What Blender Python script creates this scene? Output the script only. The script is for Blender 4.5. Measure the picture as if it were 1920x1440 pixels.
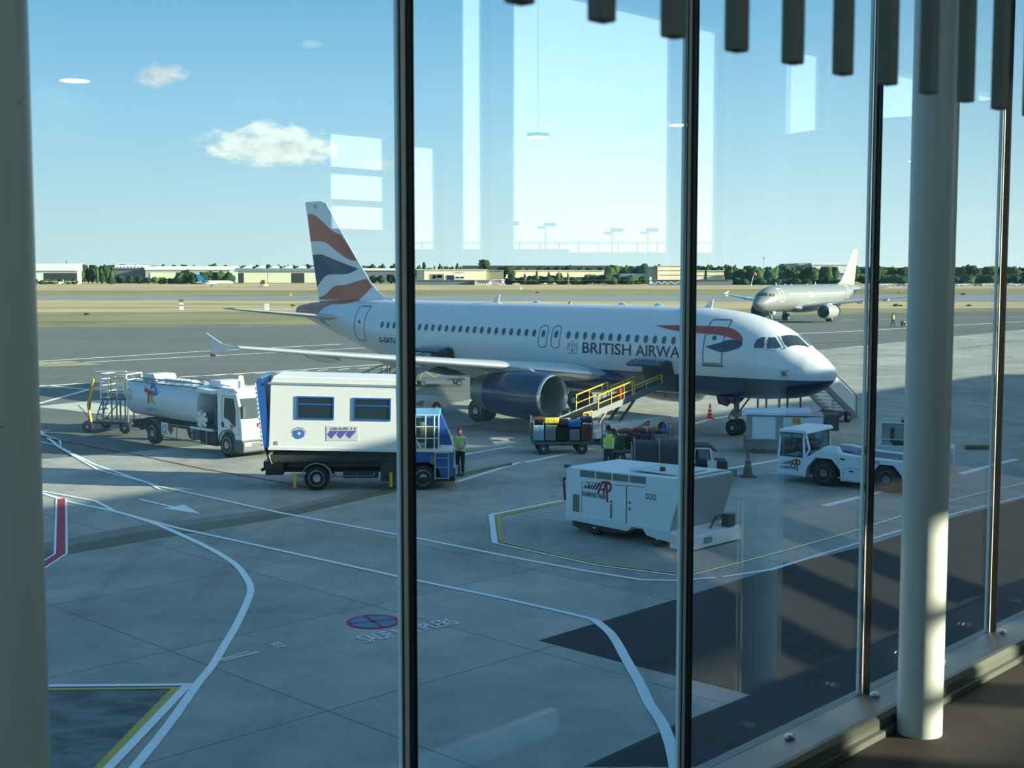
import bpy, bmesh, math, random
import numpy as np
from mathutils import Vector, Matrix, noise

for o in list(bpy.data.objects): bpy.data.objects.remove(o, do_unlink=True)
SC = bpy.context.scene
COL = SC.collection
R = math.radians
random.seed(7)

# ------------------------------------------------------------------ camera
FPX, EYE = 2500.0, 7.55
PITCH = math.atan((720 - 509) / FPX)
cam = bpy.data.cameras.new('camera')
cam.sensor_width = 36.0
cam.lens = FPX * 36.0 / 1920.0
cam.clip_start, cam.clip_end = 0.05, 6000
cam.dof.use_dof = True
cam.dof.focus_distance = 60
cam.dof.aperture_fstop = cam.lens / 3.6
camo = bpy.data.objects.new('camera', cam)
camo.location = (0, 0, EYE)
camo.rotation_euler = (math.pi / 2 - PITCH, 0, 0)
COL.objects.link(camo)
SC.camera = camo

# ------------------------------------------------------------------ light
SUN_AZ, SUN_EL = R(12), R(14.5)       # azimuth measured from +X towards -Y
sdir = Vector((math.cos(SUN_AZ) * math.cos(SUN_EL), -math.sin(SUN_AZ) * math.cos(SUN_EL), math.sin(SUN_EL)))
sl = bpy.data.lights.new('sun', 'SUN')
sl.energy = 13.0
sl.angle = R(0.6)
sl.color = (1.0, 0.84, 0.62)
so = bpy.data.objects.new('sun', sl)
so.rotation_euler = sdir.to_track_quat('Z', 'Y').to_euler()
COL.objects.link(so)

vs = SC.view_settings
vs.view_transform = 'Standard'
vs.look = 'None'
vs.exposure = 0.43
vs.gamma = 1.0
vs.use_curve_mapping = False

def N(nt, t, **k):
    n = nt.nodes.new(t)
    for a, b in k.items():
        if a == 'inp':
            for i, v in b.items(): n.inputs[i].default_value = v
        else: setattr(n, a, b)
    return n
def LK(nt, a, b): nt.links.new(a, b)
def MA(nt, op, a, b=None, c=None, clamp=False):
    n = nt.nodes.new('ShaderNodeMath'); n.operation = op; n.use_clamp = clamp
    for i, v in enumerate((a, b, c)):
        if v is None: continue
        if isinstance(v, (int, float)): n.inputs[i].default_value = v
        else: nt.links.new(v, n.inputs[i])
    return n.outputs[0]
def MIX(nt, f, a, b, blend='MIX'):
    n = nt.nodes.new('ShaderNodeMix'); n.data_type = 'RGBA'; n.blend_type = blend
    for i, v in ((0, f), (6, a), (7, b)):
        if isinstance(v, (int, float)): n.inputs[i].default_value = v
        elif isinstance(v, tuple): n.inputs[i].default_value = (*v[:3], 1)
        else: nt.links.new(v, n.inputs[i])
    return n.outputs[2]
def RAMP(nt, f, stops, interp='LINEAR'):
    n = nt.nodes.new('ShaderNodeValToRGB'); cr = n.color_ramp; cr.interpolation = interp
    while len(cr.elements) > 1: cr.elements.remove(cr.elements[-1])
    cr.elements[0].position = stops[0][0]; cr.elements[0].color = (*stops[0][1], 1)
    for p, c in stops[1:]:
        e = cr.elements.new(p); e.color = (*c, 1)
    nt.links.new(f, n.inputs[0]); return n.outputs[0]

w = bpy.data.worlds.new('sky'); SC.world = w; w.use_nodes = True
nt = w.node_tree; nt.nodes.clear()
tc = N(nt, 'ShaderNodeTexCoord')
sx = N(nt, 'ShaderNodeSeparateXYZ'); LK(nt, tc.outputs['Generated'], sx.inputs[0])
X, Y, Z = sx.outputs
el = MA(nt, 'ARCSINE', Z)
az = MA(nt, 'ARCTAN2', X, Y)
elr = MA(nt, 'MULTIPLY_ADD', el, 1 / 1.6, 0.1, clamp=True)
skyc = RAMP(nt, elr, [(0.0, (.12, .14, .14)), (0.099, (.14, .16, .16)), (0.1, (.60, .72, .73)), (0.125, (.52, .70, .76)), (0.17, (.34, .60, .79)),
                      (0.22, (.19, .455, .70)), (0.32, (.12, .33, .60)), (0.6, (.09, .24, .46)), (1.0, (.07, .19, .40))])
# brighter haze around the low sun
dotn = N(nt, 'ShaderNodeVectorMath', operation='DOT_PRODUCT'); LK(nt, tc.outputs['Generated'], dotn.inputs[0]); dotn.inputs[1].default_value = tuple(sdir)
hz0 = MA(nt, 'MULTIPLY_ADD', dotn.outputs['Value'], 0.5, 0.5, clamp=True)
glow = MA(nt, 'ADD', MA(nt, 'POWER', hz0, 16.0), MA(nt, 'MULTIPLY', MA(nt, 'POWER', hz0, 3.0), MA(nt, 'POWER', MA(nt, 'SUBTRACT', 1.0, MA(nt, 'ABSOLUTE', Z)), 9.0)))
above = MA(nt, 'GREATER_THAN', Z, 0.0)
gl = MA(nt, 'MULTIPLY', MA(nt, 'MULTIPLY', glow, above), 1.0, clamp=True)
skyc = MIX(nt, gl, skyc, (2.1, 2.25, 2.2))
def cloud(az0, el0, raz, rel, sc, seed, gain, th):
    u = MA(nt, 'DIVIDE', MA(nt, 'SUBTRACT', az, az0), raz)
    v = MA(nt, 'DIVIDE', MA(nt, 'SUBTRACT', el, el0), rel)
    r2 = MA(nt, 'ADD', MA(nt, 'MULTIPLY', u, u), MA(nt, 'MULTIPLY', v, v))
    m = MA(nt, 'SUBTRACT', 1.0, r2, clamp=True)
    no = N(nt, 'ShaderNodeTexNoise', inp={'Scale': sc, 'Detail': 7.0, 'Roughness': 0.6})
    mp = N(nt, 'ShaderNodeMapping', inp={'Location': (seed, seed * 2, 0), 'Scale': (1, 1, 2.0)})
    LK(nt, tc.outputs['Generated'], mp.inputs[0]); LK(nt, mp.outputs[0], no.inputs[0])
    d = MA(nt, 'MULTIPLY', MA(nt, 'SUBTRACT', MA(nt, 'ADD', MA(nt, 'MULTIPLY', m, 0.65), no.outputs[0]), th), gain, clamp=True)
    m2 = MA(nt, 'MULTIPLY', m, 6.0, clamp=True)
    lum = MA(nt, 'MULTIPLY_ADD', MA(nt, 'SUBTRACT', no.outputs[0], .5), 2.2, MA(nt, 'MULTIPLY_ADD', v, .22, .86), clamp=True)
    return MA(nt, 'MULTIPLY', d, m2), lum
def ang(x, y):
    return math.atan((x - 960) / FPX), math.atan((509 - y) / FPX * math.cos(math.atan((x - 960) / FPX)))
for (px, py, rx, ry, sc, sd, g, th, col) in [(512, 276, 172, 56, 52, 1.7, 4.5, .80, (.90, .93, .88)), (312, 148, 70, 36, 44, 4.1, 3.2, .84, (.72, .74, .78)), (590, 92, 30, 12, 50, 2.2, 2.0, .85, (.6, .75, .85)), (715, 313, 40, 20, 45, 7.7, 2.0, .85, (.75, .82, .82))]:
    a0, e0 = ang(px, py)
    cf, lum = cloud(a0, e0, rx / FPX, ry / FPX, sc, sd, g, th)
    skyc = MIX(nt, cf, skyc, MIX(nt, lum, tuple(c_ * .62 for c_ in col), tuple(min(1, c_ * 1.04) for c_ in col)))
bg = N(nt, 'ShaderNodeBackground', inp={'Strength': 1.0}); LK(nt, skyc, bg.inputs[0])
wo = N(nt, 'ShaderNodeOutputWorld'); LK(nt, bg.outputs[0], wo.inputs[0])

# ------------------------------------------------------------------ helpers
def ray(x, y):
    c, s = math.cos(PITCH), math.sin(PITCH)
    u, v = (x - 960) / FPX, (720 - y) / FPX
    return Vector((u, c + v * s, -s + v * c))
def G(x, y, z=0.0):
    d = ray(x, y); t = (z - EYE) / d.z
    return Vector((d.x * t, d.y * t, z))
def atY(x, y, Yd):
    d = ray(x, y); t = Yd / d.y
    return Vector((d.x * t, d.y * t, EYE + d.z * t))

MATS = {}
def mat(name, c, rough=.55, metal=0., spec=.5, var=.06, scale=3., emit=None, bump=0., coat=0., trans=None):
    if name in MATS: return MATS[name]
    m = bpy.data.materials.new(name); m.use_nodes = True; t = m.node_tree; b = t.nodes['Principled BSDF']
    co = N(t, 'ShaderNodeTexCoord')
    no = N(t, 'ShaderNodeTexNoise', inp={'Scale': scale, 'Detail': 5.0, 'Roughness': .6}); LK(t, co.outputs['Object'], no.inputs[0])
    f = MA(t, 'MULTIPLY_ADD', no.outputs[0], 2 * var, 1 - var)
    v = N(t, 'ShaderNodeVectorMath', operation='SCALE', inp={0: c}); LK(t, f, v.inputs['Scale'])
    LK(t, v.outputs[0], b.inputs['Base Color'])
    b.inputs['Roughness'].default_value = rough; b.inputs['Metallic'].default_value = metal
    b.inputs['Specular IOR Level'].default_value = spec
    b.inputs['Coat Weight'].default_value = coat
    if emit: b.inputs['Emission Color'].default_value = (*emit[:3], 1); b.inputs['Emission Strength'].default_value = emit[3]
    if bump:
        bp = N(t, 'ShaderNodeBump', inp={'Strength': bump, 'Distance': .02}); LK(t, no.outputs[0], bp.inputs['Height']); LK(t, bp.outputs[0], b.inputs['Normal'])
    MATS[name] = m; return m
def glassmat(name, tint, f0=.05, rough=0.0):
    m = bpy.data.materials.new(name); m.use_nodes = True; t = m.node_tree; t.nodes.clear()
    ge = N(t, 'ShaderNodeNewGeometry')
    dt = N(t, 'ShaderNodeVectorMath', operation='DOT_PRODUCT'); LK(t, ge.outputs['Normal'], dt.inputs[0]); LK(t, ge.outputs['Incoming'], dt.inputs[1])
    k = MA(t, 'POWER', MA(t, 'SUBTRACT', 1.0, MA(t, 'ABSOLUTE', dt.outputs['Value'])), 5.0)
    fac = MA(t, 'MULTIPLY_ADD', k, 1 - f0, f0)
    co = N(t, 'ShaderNodeTexCoord'); no = N(t, 'ShaderNodeTexNoise', inp={'Scale': 2.0, 'Detail': 3.0}); LK(t, co.outputs['Object'], no.inputs[0])
    tr = N(t, 'ShaderNodeBsdfTransparent')
    tv = N(t, 'ShaderNodeVectorMath', operation='SCALE', inp={0: tint}); LK(t, MA(t, 'MULTIPLY_ADD', no.outputs[0], .03, .985), tv.inputs['Scale']); LK(t, tv.outputs[0], tr.inputs[0])
    gs = N(t, 'ShaderNodeBsdfGlossy', inp={'Color': (.92, .97, 1, 1), 'Roughness': rough})
    mx = N(t, 'ShaderNodeMixShader'); LK(t, fac, mx.inputs[0]); LK(t, tr.outputs[0], mx.inputs[1]); LK(t, gs.outputs[0], mx.inputs[2])
    ou = N(t, 'ShaderNodeOutputMaterial'); LK(t, mx.outputs[0], ou.inputs[0])
    MATS[name] = m; return m

WHITE = mat('white_paint', (.78, .80, .80), .3, var=.04, coat=.3)
OFFW = mat('dirty_white_paint', (.70, .74, .73), .5, var=.12, scale=2)
BLUE = mat('blue_paint', (.02, .10, .36), .35, coat=.3)
NAVY = mat('navy_paint', (.010, .020, .085), .25, coat=.5)
RED = mat('red_paint', (.42, .035, .03), .35, coat=.2)
ORANGE = mat('orange_plastic', (.75, .10, .03), .5)
YEL = mat('yellow_paint', (.75, .45, .03), .45)
LIME = mat('hi_vis_yellow', (.55, .85, .05), .7, emit=None)
BLK = mat('black_plastic', (.012, .013, .014), .5)
RUB = mat('rubber', (.022, .023, .024), .85, bump=.2)
DK = mat('dark_chassis', (.035, .04, .042), .6, var=.2)
GREYM = mat('grey_metal', (.28, .30, .31), .35, .8, var=.1)
STEEL = mat('steel', (.55, .57, .58), .3, .9)
GREY = mat('grey_paint', (.27, .31, .32), .5, var=.1)
DGREY = mat('dark_grey_paint', (.09, .105, .11), .5, var=.15)
DGL = mat('dark_glass', (.015, .025, .03), .06, spec=.8)
CANVAS = mat('dark_canvas', (.045, .05, .062), .8, var=.25, bump=.3)
SKIN = mat('skin', (.22, .12, .08), .6)
HAIR = mat('dark_hair', (.015, .012, .01), .7)
CREAM = mat('cream_wall', (.92, .78, .58), .8, scale=.1)
AMBER = mat('amber_lamp', (.9, .3, .03), .3, emit=(1, .35, .05, 5))
VGL = glassmat('vehicle_glass', (.55, .66, .66), .05)
PAINTW = mat('road_paint_white', (.84, .88, .88), .7, var=.14, scale=6)
PAINTY = mat('road_paint_yellow', (.50, .42, .09), .7, var=.2, scale=5)
PAINTR = mat('road_paint_red', (.42, .04, .07), .7, var=.15, scale=5)
PAINTB = mat('road_paint_blue', (.10, .24, .40), .7, var=.2, scale=5)

def tag(o, label=None, cat=None, group=None, kind=None):
    if label: o['label'] = label
    if cat: o['category'] = cat
    if group: o['group'] = group
    if kind: o['kind'] = kind
    return o
def thing(name, label, cat, loc=(0, 0, 0), rz=0, group=None, sc=1.0):
    o = bpy.data.objects.new(name, None); o.empty_display_size = .2
    o.location = loc; o.rotation_euler = (0, 0, rz); o.scale = (sc,) * 3
    COL.objects.link(o); return tag(o, label, cat, group)
def copy_tree(o, parent=None):
    c = o.copy(); COL.objects.link(c); c.parent = parent
    for ch in o.children: copy_tree(ch, c)
    return c

class MB:
    def __init__(s): s.v = []; s.f = []; s.m = []; s.mi = 0
    def add(s, vs_, fs_):
        b = len(s.v); s.v += [tuple(x) for x in vs_]
        for f in fs_: s.f.append([i + b for i in f]); s.m.append(s.mi)
        return s
    def box(s, c, d, M=None):
        x, y, z = d[0] / 2, d[1] / 2, d[2] / 2
        P = [Vector((sx * x, sy * y, sz * z)) for sx in (-1, 1) for sy in (-1, 1) for sz in (-1, 1)]
        if M is not None: P = [M @ p for p in P]
        P = [p + Vector(c) for p in P]
        return s.add(P, [(0, 1, 3, 2), (4, 6, 7, 5), (0, 4, 5, 1), (2, 3, 7, 6), (0, 2, 6, 4), (1, 5, 7, 3)])
    def bb(s, a, b):
        return s.box([(a[i] + b[i]) / 2 for i in range(3)], [abs(b[i] - a[i]) for i in range(3)])
    def tube(s, p, q, r, n=8, r2=None, cap=True):
        p, q = Vector(p), Vector(q); d = (q - p).normalized(); r2 = r if r2 is None else r2
        a = d.orthogonal().normalized(); b = d.cross(a)
        P = []
        for c, rr in ((p, r), (q, r2)):
            for i in range(n):
                t = 2 * math.pi * i / n; P.append(c + (a * math.cos(t) + b * math.sin(t)) * rr)
        F = [(i, (i + 1) % n, n + (i + 1) % n, n + i) for i in range(n)]
        if cap: F += [tuple(range(n))[::-1], tuple(range(n, 2 * n))]
        return s.add(P, F)
    def path(s, pts, r, n=6):
        for a, b in zip(pts, pts[1:]): s.tube(a, b, r, n)
        return s
    def bar(s, p, q, wd, ht):
        p, q = Vector(p), Vector(q); d = (q - p); L = d.length; d.normalize()
        up = Vector((0, 0, 1)) if abs(d.z) < .95 else Vector((0, 1, 0))
        a = d.cross(up).normalized(); u = a.cross(d)
        P = []
        for c in (p, q):
            for i, j in ((-1, -1), (1, -1), (1, 1), (-1, 1)): P.append(c + a * i * wd / 2 + u * j * ht / 2)
        return s.add(P, [(0, 1, 2, 3), (7, 6, 5, 4), (0, 4, 5, 1), (1, 5, 6, 2), (2, 6, 7, 3), (3, 7, 4, 0)])
    def lathe(s, prof, o=(0, 0, 0), ax=(1, 0, 0), n=32, cap=True):
        o = Vector(o); d = Vector(ax).normalized(); a = Vector((0, 0, 1)) if abs(d.z) < .9 else Vector((1, 0, 0))
        a = (a - d * a.dot(d)).normalized(); b = d.cross(a); P = []
        for (t, r) in prof:
            for i in range(n):
                th = 2 * math.pi * i / n; P.append(o + d * t + (a * math.cos(th) + b * math.sin(th)) * max(r, 1e-4))
        F = []
        for k in range(len(prof) - 1):
            for i in range(n): F.append((k * n + i, k * n + (i + 1) % n, (k + 1) * n + (i + 1) % n, (k + 1) * n + i))
        if cap: F += [tuple(range(n))[::-1], tuple(range((len(prof) - 1) * n, len(prof) * n))]
        return s.add(P, F)
    def prism(s, poly, t0, t1, plane='xz'):
        n = len(poly)
        def mp(p, t):
            if plane == 'xz': return (p[0], t, p[1])
            if plane == 'yz': return (t, p[0], p[1])
            return (p[0], p[1], t)
        P = [mp(p, t0) for p in poly] + [mp(p, t1) for p in poly]
        F = [tuple(range(n)), tuple(range(2 * n - 1, n - 1, -1))] + [(i, n + i, n + (i + 1) % n, (i + 1) % n) for i in range(n)]
        return s.add(P, F)
    def loft(s, rings, cap=True, close=True):
        n = len(rings[0]); P = [p for r in rings for p in r]; F = []
        for k in range(len(rings) - 1):
            for i in range(n if close else n - 1):
                j = (i + 1) % n; F.append((k * n + i, k * n + j, (k + 1) * n + j, (k + 1) * n + i))
        if cap: F += [tuple(range(n))[::-1], tuple(range((len(rings) - 1) * n, len(rings) * n))]
        return s.add(P, F)
    def build(s, name, m, parent=None, bevel=0, smooth=False, loc=None, rz=0, label=None, kind=None):
        me = bpy.data.meshes.new(name)
        me.from_pydata([tuple(v) for v in s.v], [], s.f)
        ms = m if isinstance(m, (list, tuple)) else [m]
        for q in ms: me.materials.append(q)
        if len(ms) > 1: me.polygons.foreach_set('material_index', s.m)
        bm = bmesh.new(); bm.from_mesh(me); bmesh.ops.recalc_face_normals(bm, faces=bm.faces); bm.to_mesh(me); bm.free()
        if smooth:
            me.polygons.foreach_set('use_smooth', [True] * len(me.polygons))
            try: me.set_sharp_from_angle(angle=R(38))
            except Exception: pass
        o = bpy.data.objects.new(name, me); COL.objects.link(o)
        if parent is not None: o.parent = parent
        if loc is not None: o.location = loc
        if rz: o.rotation_euler = (0, 0, rz)
        if bevel:
            b = o.modifiers.new('bevel', 'BEVEL'); b.width = bevel; b.segments = 2; b.limit_method = 'ANGLE'; b.angle_limit = R(40)
        if label: o['label'] = label
        if kind: o['kind'] = kind
        return o
def mesh_obj(name, bm, m, parent=None, smooth=False):
    me = bpy.data.meshes.new(name); bm.to_mesh(me); bm.free(); me.materials.append(m)
    if smooth: me.polygons.foreach_set('use_smooth', [True] * len(me.polygons))
    o = bpy.data.objects.new(name, me); COL.objects.link(o)
    if parent is not None: o.parent = parent
    return o
def slice_bm(bm, step):
    for ax in (0, 1):
        if not bm.verts: return
        lo = min(v.co[ax] for v in bm.verts); hi = max(v.co[ax] for v in bm.verts)
        k = math.floor(lo / step) + 1
        while k * step < hi - 1e-5:
            no = [0, 0, 0]; no[ax] = 1; co = [0, 0, 0]; co[ax] = k * step
            bmesh.ops.bisect_plane(bm, geom=bm.verts[:] + bm.edges[:] + bm.faces[:], plane_co=co, plane_no=no, dist=1e-6)
            k += 1
def mapped(name, polys, fn, m, parent, step=None, both=False):
    """flat outlines in (u, v) laid onto a surface given by fn(u, v)"""
    bm = bmesh.new()
    for poly in polys:
        vs_ = [bm.verts.new((p[0], p[1], 0)) for p in poly]
        try: bm.faces.new(vs_)
        except Exception: pass
    bmesh.ops.triangulate(bm, faces=bm.faces[:])
    if step: slice_bm(bm, step)
    for v in bm.verts: v.co = Vector(fn(v.co.x, v.co.y))
    return mesh_obj(name, bm, m, parent)
def stripe_polys(pts, wd, closed=False):
    P = [Vector((p[0], p[1])) for p in pts]; n = len(P); L = []; Rr = []
    for i in range(n):
        a = P[(i - 1) % n] if (closed or i > 0) else None; b = P[(i + 1) % n] if (closed or i < n - 1) else None
        d1 = (P[i] - a).normalized() if a is not None else None; d2 = (b - P[i]).normalized() if b is not None else None
        d = d1 if d2 is None else d2 if d1 is None else (d1 + d2)
        if d.length < 1e-6: d = d1
        d = d.normalized(); nn = Vector((-d.y, d.x)); k = 1.0
        if d1 is not None and d2 is not None: k = 1 / max(.5, nn.dot(Vector((-d1.y, d1.x))))
        ww = wd[i] if isinstance(wd, (list, tuple)) else wd
        L.append(P[i] + nn * ww / 2 * k); Rr.append(P[i] - nn * ww / 2 * k)
    m_ = n if closed else n - 1
    return [[L[i], L[(i + 1) % n], Rr[(i + 1) % n], Rr[i]] for i in range(m_)]
def smooth_pts(pts, k=6):
    P = [Vector((p[0], p[1])) for p in pts]; out = []
    for i in range(len(P) - 1):
        p0 = P[max(i - 1, 0)]; p1 = P[i]; p2 = P[i + 1]; p3 = P[min(i + 2, len(P) - 1)]
        for j in range(k):
            t = j / k
            out.append(.5 * ((2 * p1) + (p2 - p0) * t + (2 * p0 - 5 * p1 + 4 * p2 - p3) * t * t + (3 * p1 - p0 - 3 * p2 + p3) * t ** 3))
    out.append(P[-1]); return out
def text_polys(txt, bold=0.0, shear=0.0):
    c = bpy.data.curves.new('txt', 'FONT'); c.body = txt; c.fill_mode = 'FRONT'; c.offset = bold; c.shear = shear; c.resolution_u = 3
    o = bpy.data.objects.new('txt', c); COL.objects.link(o)
    bpy.context.view_layer.update()
    me = bpy.data.meshes.new_from_object(o.evaluated_get(bpy.context.evaluated_depsgraph_get()))
    xs = [v.co.x for v in me.vertices]; ys = [v.co.y for v in me.vertices]
    x0, x1, y0, y1 = min(xs), max(xs), min(ys), max(ys)
    res = [[((me.vertices[i].co.x - x0) / (x1 - x0), (me.vertices[i].co.y - y0) / (y1 - y0)) for i in p.vertices] for p in me.polygons]
    bpy.data.objects.remove(o); bpy.data.curves.remove(c); bpy.data.meshes.remove(me)
    return res
def lettering(name, txt, fn, wd, ht, m, parent, bold=0.0, shear=0.0, step=None):
    """fn(u, v) -> point; u along the text 0..wd, v up 0..ht"""
    po = [[(p[0] * wd, p[1] * ht) for p in q] for q in text_polys(txt, bold, shear)]
    return mapped(name, po, fn, m, parent, step)
def side_fn(y, x0, z0, sgn=1, slope=0.0):
    return lambda u, v: (x0 + sgn * u, y, z0 + v + slope * u)
def wheel(parent, c, r, wd, hub=None, name='wheel', ax=(0, 1, 0), hubm=None):
    m = MB(); h = wd / 2
    m.lathe([(-h, r * .62), (-h * 1.0, r * .86), (-h * .8, r * .97), (-h * .4, r), (h * .4, r), (h * .8, r * .97), (h, r * .86), (h, r * .62)], (0, 0, 0), ax, 28)
    wo_ = m.build(name, RUB, parent, smooth=True, loc=c)
    q = MB()
    q.lathe([(-h * 1.02, r * .25), (-h * 1.04, r * .3), (-h * .6, r * .36), (-h * .75, r * .56), (-h * 1.05, r * .60), (-h * 1.03, r * .64), (h * 1.03, r * .64), (h * 1.05, r * .6), (h * .75, r * .56), (h * .6, r * .36), (h * 1.04, r * .3), (h * 1.02, r * .25)], (0, 0, 0), ax, 20)
    for k in range(8):
        t = 2 * math.pi * k / 8
        for sgn in (-1, 1):
            q.box((math.cos(t) * r * .46 if ax[1] else 0, sgn * h * .72, math.sin(t) * r * .46), (.1 * r, .12 * r, .1 * r))
    q.build('hub', hubm or STEEL, wo_, smooth=True)
    return wo_

# ------------------------------------------------------------------ the pier we stand in
TD = Vector((.674, .739, 0)).normalized()          # along the glass wall
TN = Vector((-TD.y, TD.x, 0))                      # out through the glass
FL = EYE - 1.6
PG, PF = 2.33, 2.085                               # glass plane, floor edge
def tp(t, p, z=0.0): return TD * t + TN * p + Vector((0, 0, z))
ROT = math.atan2(TD.y, TD.x)
class TB(MB):
    """boxes in (along, outward, height) terminal coordinates"""
    def t(s, a, b):
        P = [tp(x, y, z) for x in (a[0], b[0]) for y in (a[1], b[1]) for z in (a[2], b[2])]
        return s.add(P, [(0, 1, 3, 2), (4, 6, 7, 5), (0, 4, 5, 1), (2, 3, 7, 6), (0, 2, 6, 4), (1, 5, 7, 3)])
def struct(o, **k): o['kind'] = 'structure'; return o

PW = -5.0; CEIL = 10.9
floorm = mat('brown_rubber_floor', (.036, .033, .030), .75, spec=.2, var=.12, scale=1.5, bump=.03)
wallm = mat('interior_wall_paint', (.48, .56, .54), .8)
ceilm = mat('ceiling_paint', (.60, .72, .70), .8)
extm = mat('facade_cladding', (.30, .32, .32), .6)
curbm = mat('green_grey_curb', (.075, .095, .08), .45, var=.1)
sillm = mat('grey_sill_metal', (.055, .075, .09), .4, .2)
colm = mat('column_paint', (.50, .58, .56), .38, var=.03, scale=2)
pane = glassmat('facade_glass', (.885, .958, .958), .10)
mulm = mat('black_mullion', (.012, .014, .014), .35)
gask = mat('pale_gasket', (.90, .87, .80), .6)
T0, T1 = -14.0, 118.0
struct(TB().t((T0, PW, FL - .4), (T1, PF, FL)).build('floor', floorm))
struct(TB().t((T0, PW - .4, CEIL), (T1, PG + .12, 11.2)).build('ceiling', ceilm))
# curb along the glass and sloping metal sill
q = MB()
for t0, t1 in ((T0, T1),):
    A = [(PF, FL), (PF, FL + .055), (PF + .012, FL + .07), (PF + .03, FL + .07), (PF + .03, FL)]
    q.loft([[tp(t, p, z) for p, z in A] for t in (t0, t1)])
    B = [(PF - .018, FL), (PF - .018, FL + .022), (PF, FL + .024), (PF, FL)]
    q.loft([[tp(t, p, z) for p, z in B] for t in (t0, t1)])
struct(q.build('baseboard_front', curbm))
q = MB()
A = [(PF + .03, FL - .3), (PF + .03, FL + .068), (PG + .05, FL + .008), (PG + .05, FL - .3)]
q.loft([[tp(t, p, z) for p, z in A] for t in (T0, T1)])
sill = struct(q.build('trim_1', sillm))
MT = [2.174 + 1.165 * k for k in range(-3, 14)]
for k, t in enumerate(MT):
    for dt in (-.06, .50):
        q = MB(); c = tp(t + dt, PG - .085, FL + .028)
        q.tube(c, c + Vector((0, 0, .012)), .013, 12); q.lathe([(0, .017), (.008, .019), (.016, .012), (.018, .002)], c + Vector((0, 0, .012)), (0, 0, 1), 12)
        q.tube(c + Vector((0, 0, .02)), c + Vector((0, 0, .02)) + TD * .03, .005, 6)
        if -1 < t < 9: q.build('sill_fixing', STEEL, sill, smooth=True)
GTOP = CEIL
for k, (a, b) in enumerate(zip(MT, MT[1:])):
    o = struct(TB().t((a, PG - .005, FL + .01), (b, PG + .005, GTOP)).build('window_%d' % (k + 1), pane))
    q = TB().t((b - .001, PG - .028, FL + .01), (b + .010, PG - .006, GTOP)).t((b - .019, PG - .009, FL + .01), (b - .015, PG - .006, GTOP)).t((b + .003, PG - .031, FL + .01), (b + .005, PG - .028, GTOP))
    q.build('mullion', mulm, o)
    TB().t((b - .015, PG - .010, FL + .012), (b - .001, PG - .006, GTOP)).t((b - .013, PG + .006, FL + .012), (b - .002, PG + .016, GTOP)).build('gasket', gask, o, label='pale strip down the left edge of the mullion')
    TB().t((a + .02, PG - .02, FL + .005), (b - .02, PG - .006, FL + .022)).build('bottom_bead', mulm, o)
a = MT[-1]
o = struct(TB().t((a, PG - .005, FL + .01), (T1, PG + .005, GTOP)).build('window_17', pane))
o = struct(TB().t((T0, PG - .005, FL + .01), (MT[0], PG + .005, GTOP)).build('window_18', pane))
# body of the building under the floor, end walls
struct(TB().t((T0, PW - .3, 0), (T1, PG + .06, FL - .4)).build('wall_lower', extm))
struct(TB().t((T0 - .2, PW - .3, FL), (T0, PG + .1, CEIL)).build('wall_left', wallm))
struct(TB().t((T1, PW - .3, FL), (T1 + .2, PG + .1, CEIL)).build('wall_right', wallm))
# rear wall window openings, first three unseen and added to brighten the interior: (t0, t1, bottom0, bottom1, top)
OPEN = [(-12., -7., 7.6, 7.6, 10.4), (-5., -1., 8., 8., 10.4), (0.4, 3., 8., 8., 10.4), (8.10, 8.95, 7.95, 7.95, 8.85), (9.15, 9.65, 7.5, 7.5, 8.8), (9.85, 10.35, 7.5, 7.5, 10.62), (10.62, 13.72, 7.45, 7.45, 10.62),
        (13.98, 14.75, 7.6, 7.6, 10.62), (15.75, 17.35, 9.35, 9.6, 10.62), (18.75, 20.95, 9.85, 10.1, 10.62), (22.4, 23.6, 10.45, 10.6, 10.62)]
q = TB(); tcur = T0; gl = []
for i, (a, b, z0, z1, zt) in enumerate(OPEN):
    q.t((tcur, PW - .25, FL), (a, PW, CEIL)); tcur = b
    q.add([tp(t, p, z) for p in (PW - .25, PW) for t, z in ((a, FL), (b, FL), (b, z1), (a, z0))], [(0, 1, 2, 3), (7, 6, 5, 4), (3, 2, 6, 7), (0, 4, 5, 1)])
    q.t((a, PW - .25, zt), (b, PW, CEIL))
    gl.append((a, b, z0, z1, zt))
q.t((tcur, PW - .25, FL), (T1, PW, CEIL))
struct(q.build('wall_back', wallm))
backgl = glassmat('rear_window_glass', (.93, .96, .95), .04)
for i, (a, b, z0, z1, zt) in enumerate(gl):
    q = MB(); q.add([tp(t, p, z) for p in (PW - .14, PW - .13) for t, z in ((a, z0), (b, z1), (b, zt), (a, zt))], [(0, 1, 2, 3), (7, 6, 5, 4), (3, 2, 6, 7), (0, 4, 5, 1), (1, 5, 6, 2), (0, 3, 7, 4)])
    o = struct(q.build('window_%d' % (19 + i), backgl))
    if b - a > .3 and zt - max(z0, z1) > .4:
        f = TB()
        if zt < 9.5 and z0 > 7.9:
            for zz in (8.2, 8.5): f.t((a, PW - .16, zz - .03), (b, PW - .1, zz + .03))
        f.t((a, PW - .17, z0), (a + .04, PW - .09, zt)); f.t((b - .04, PW - .17, z1), (b, PW - .09, zt))
        f.build('window_frame', mulm, o)
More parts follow.
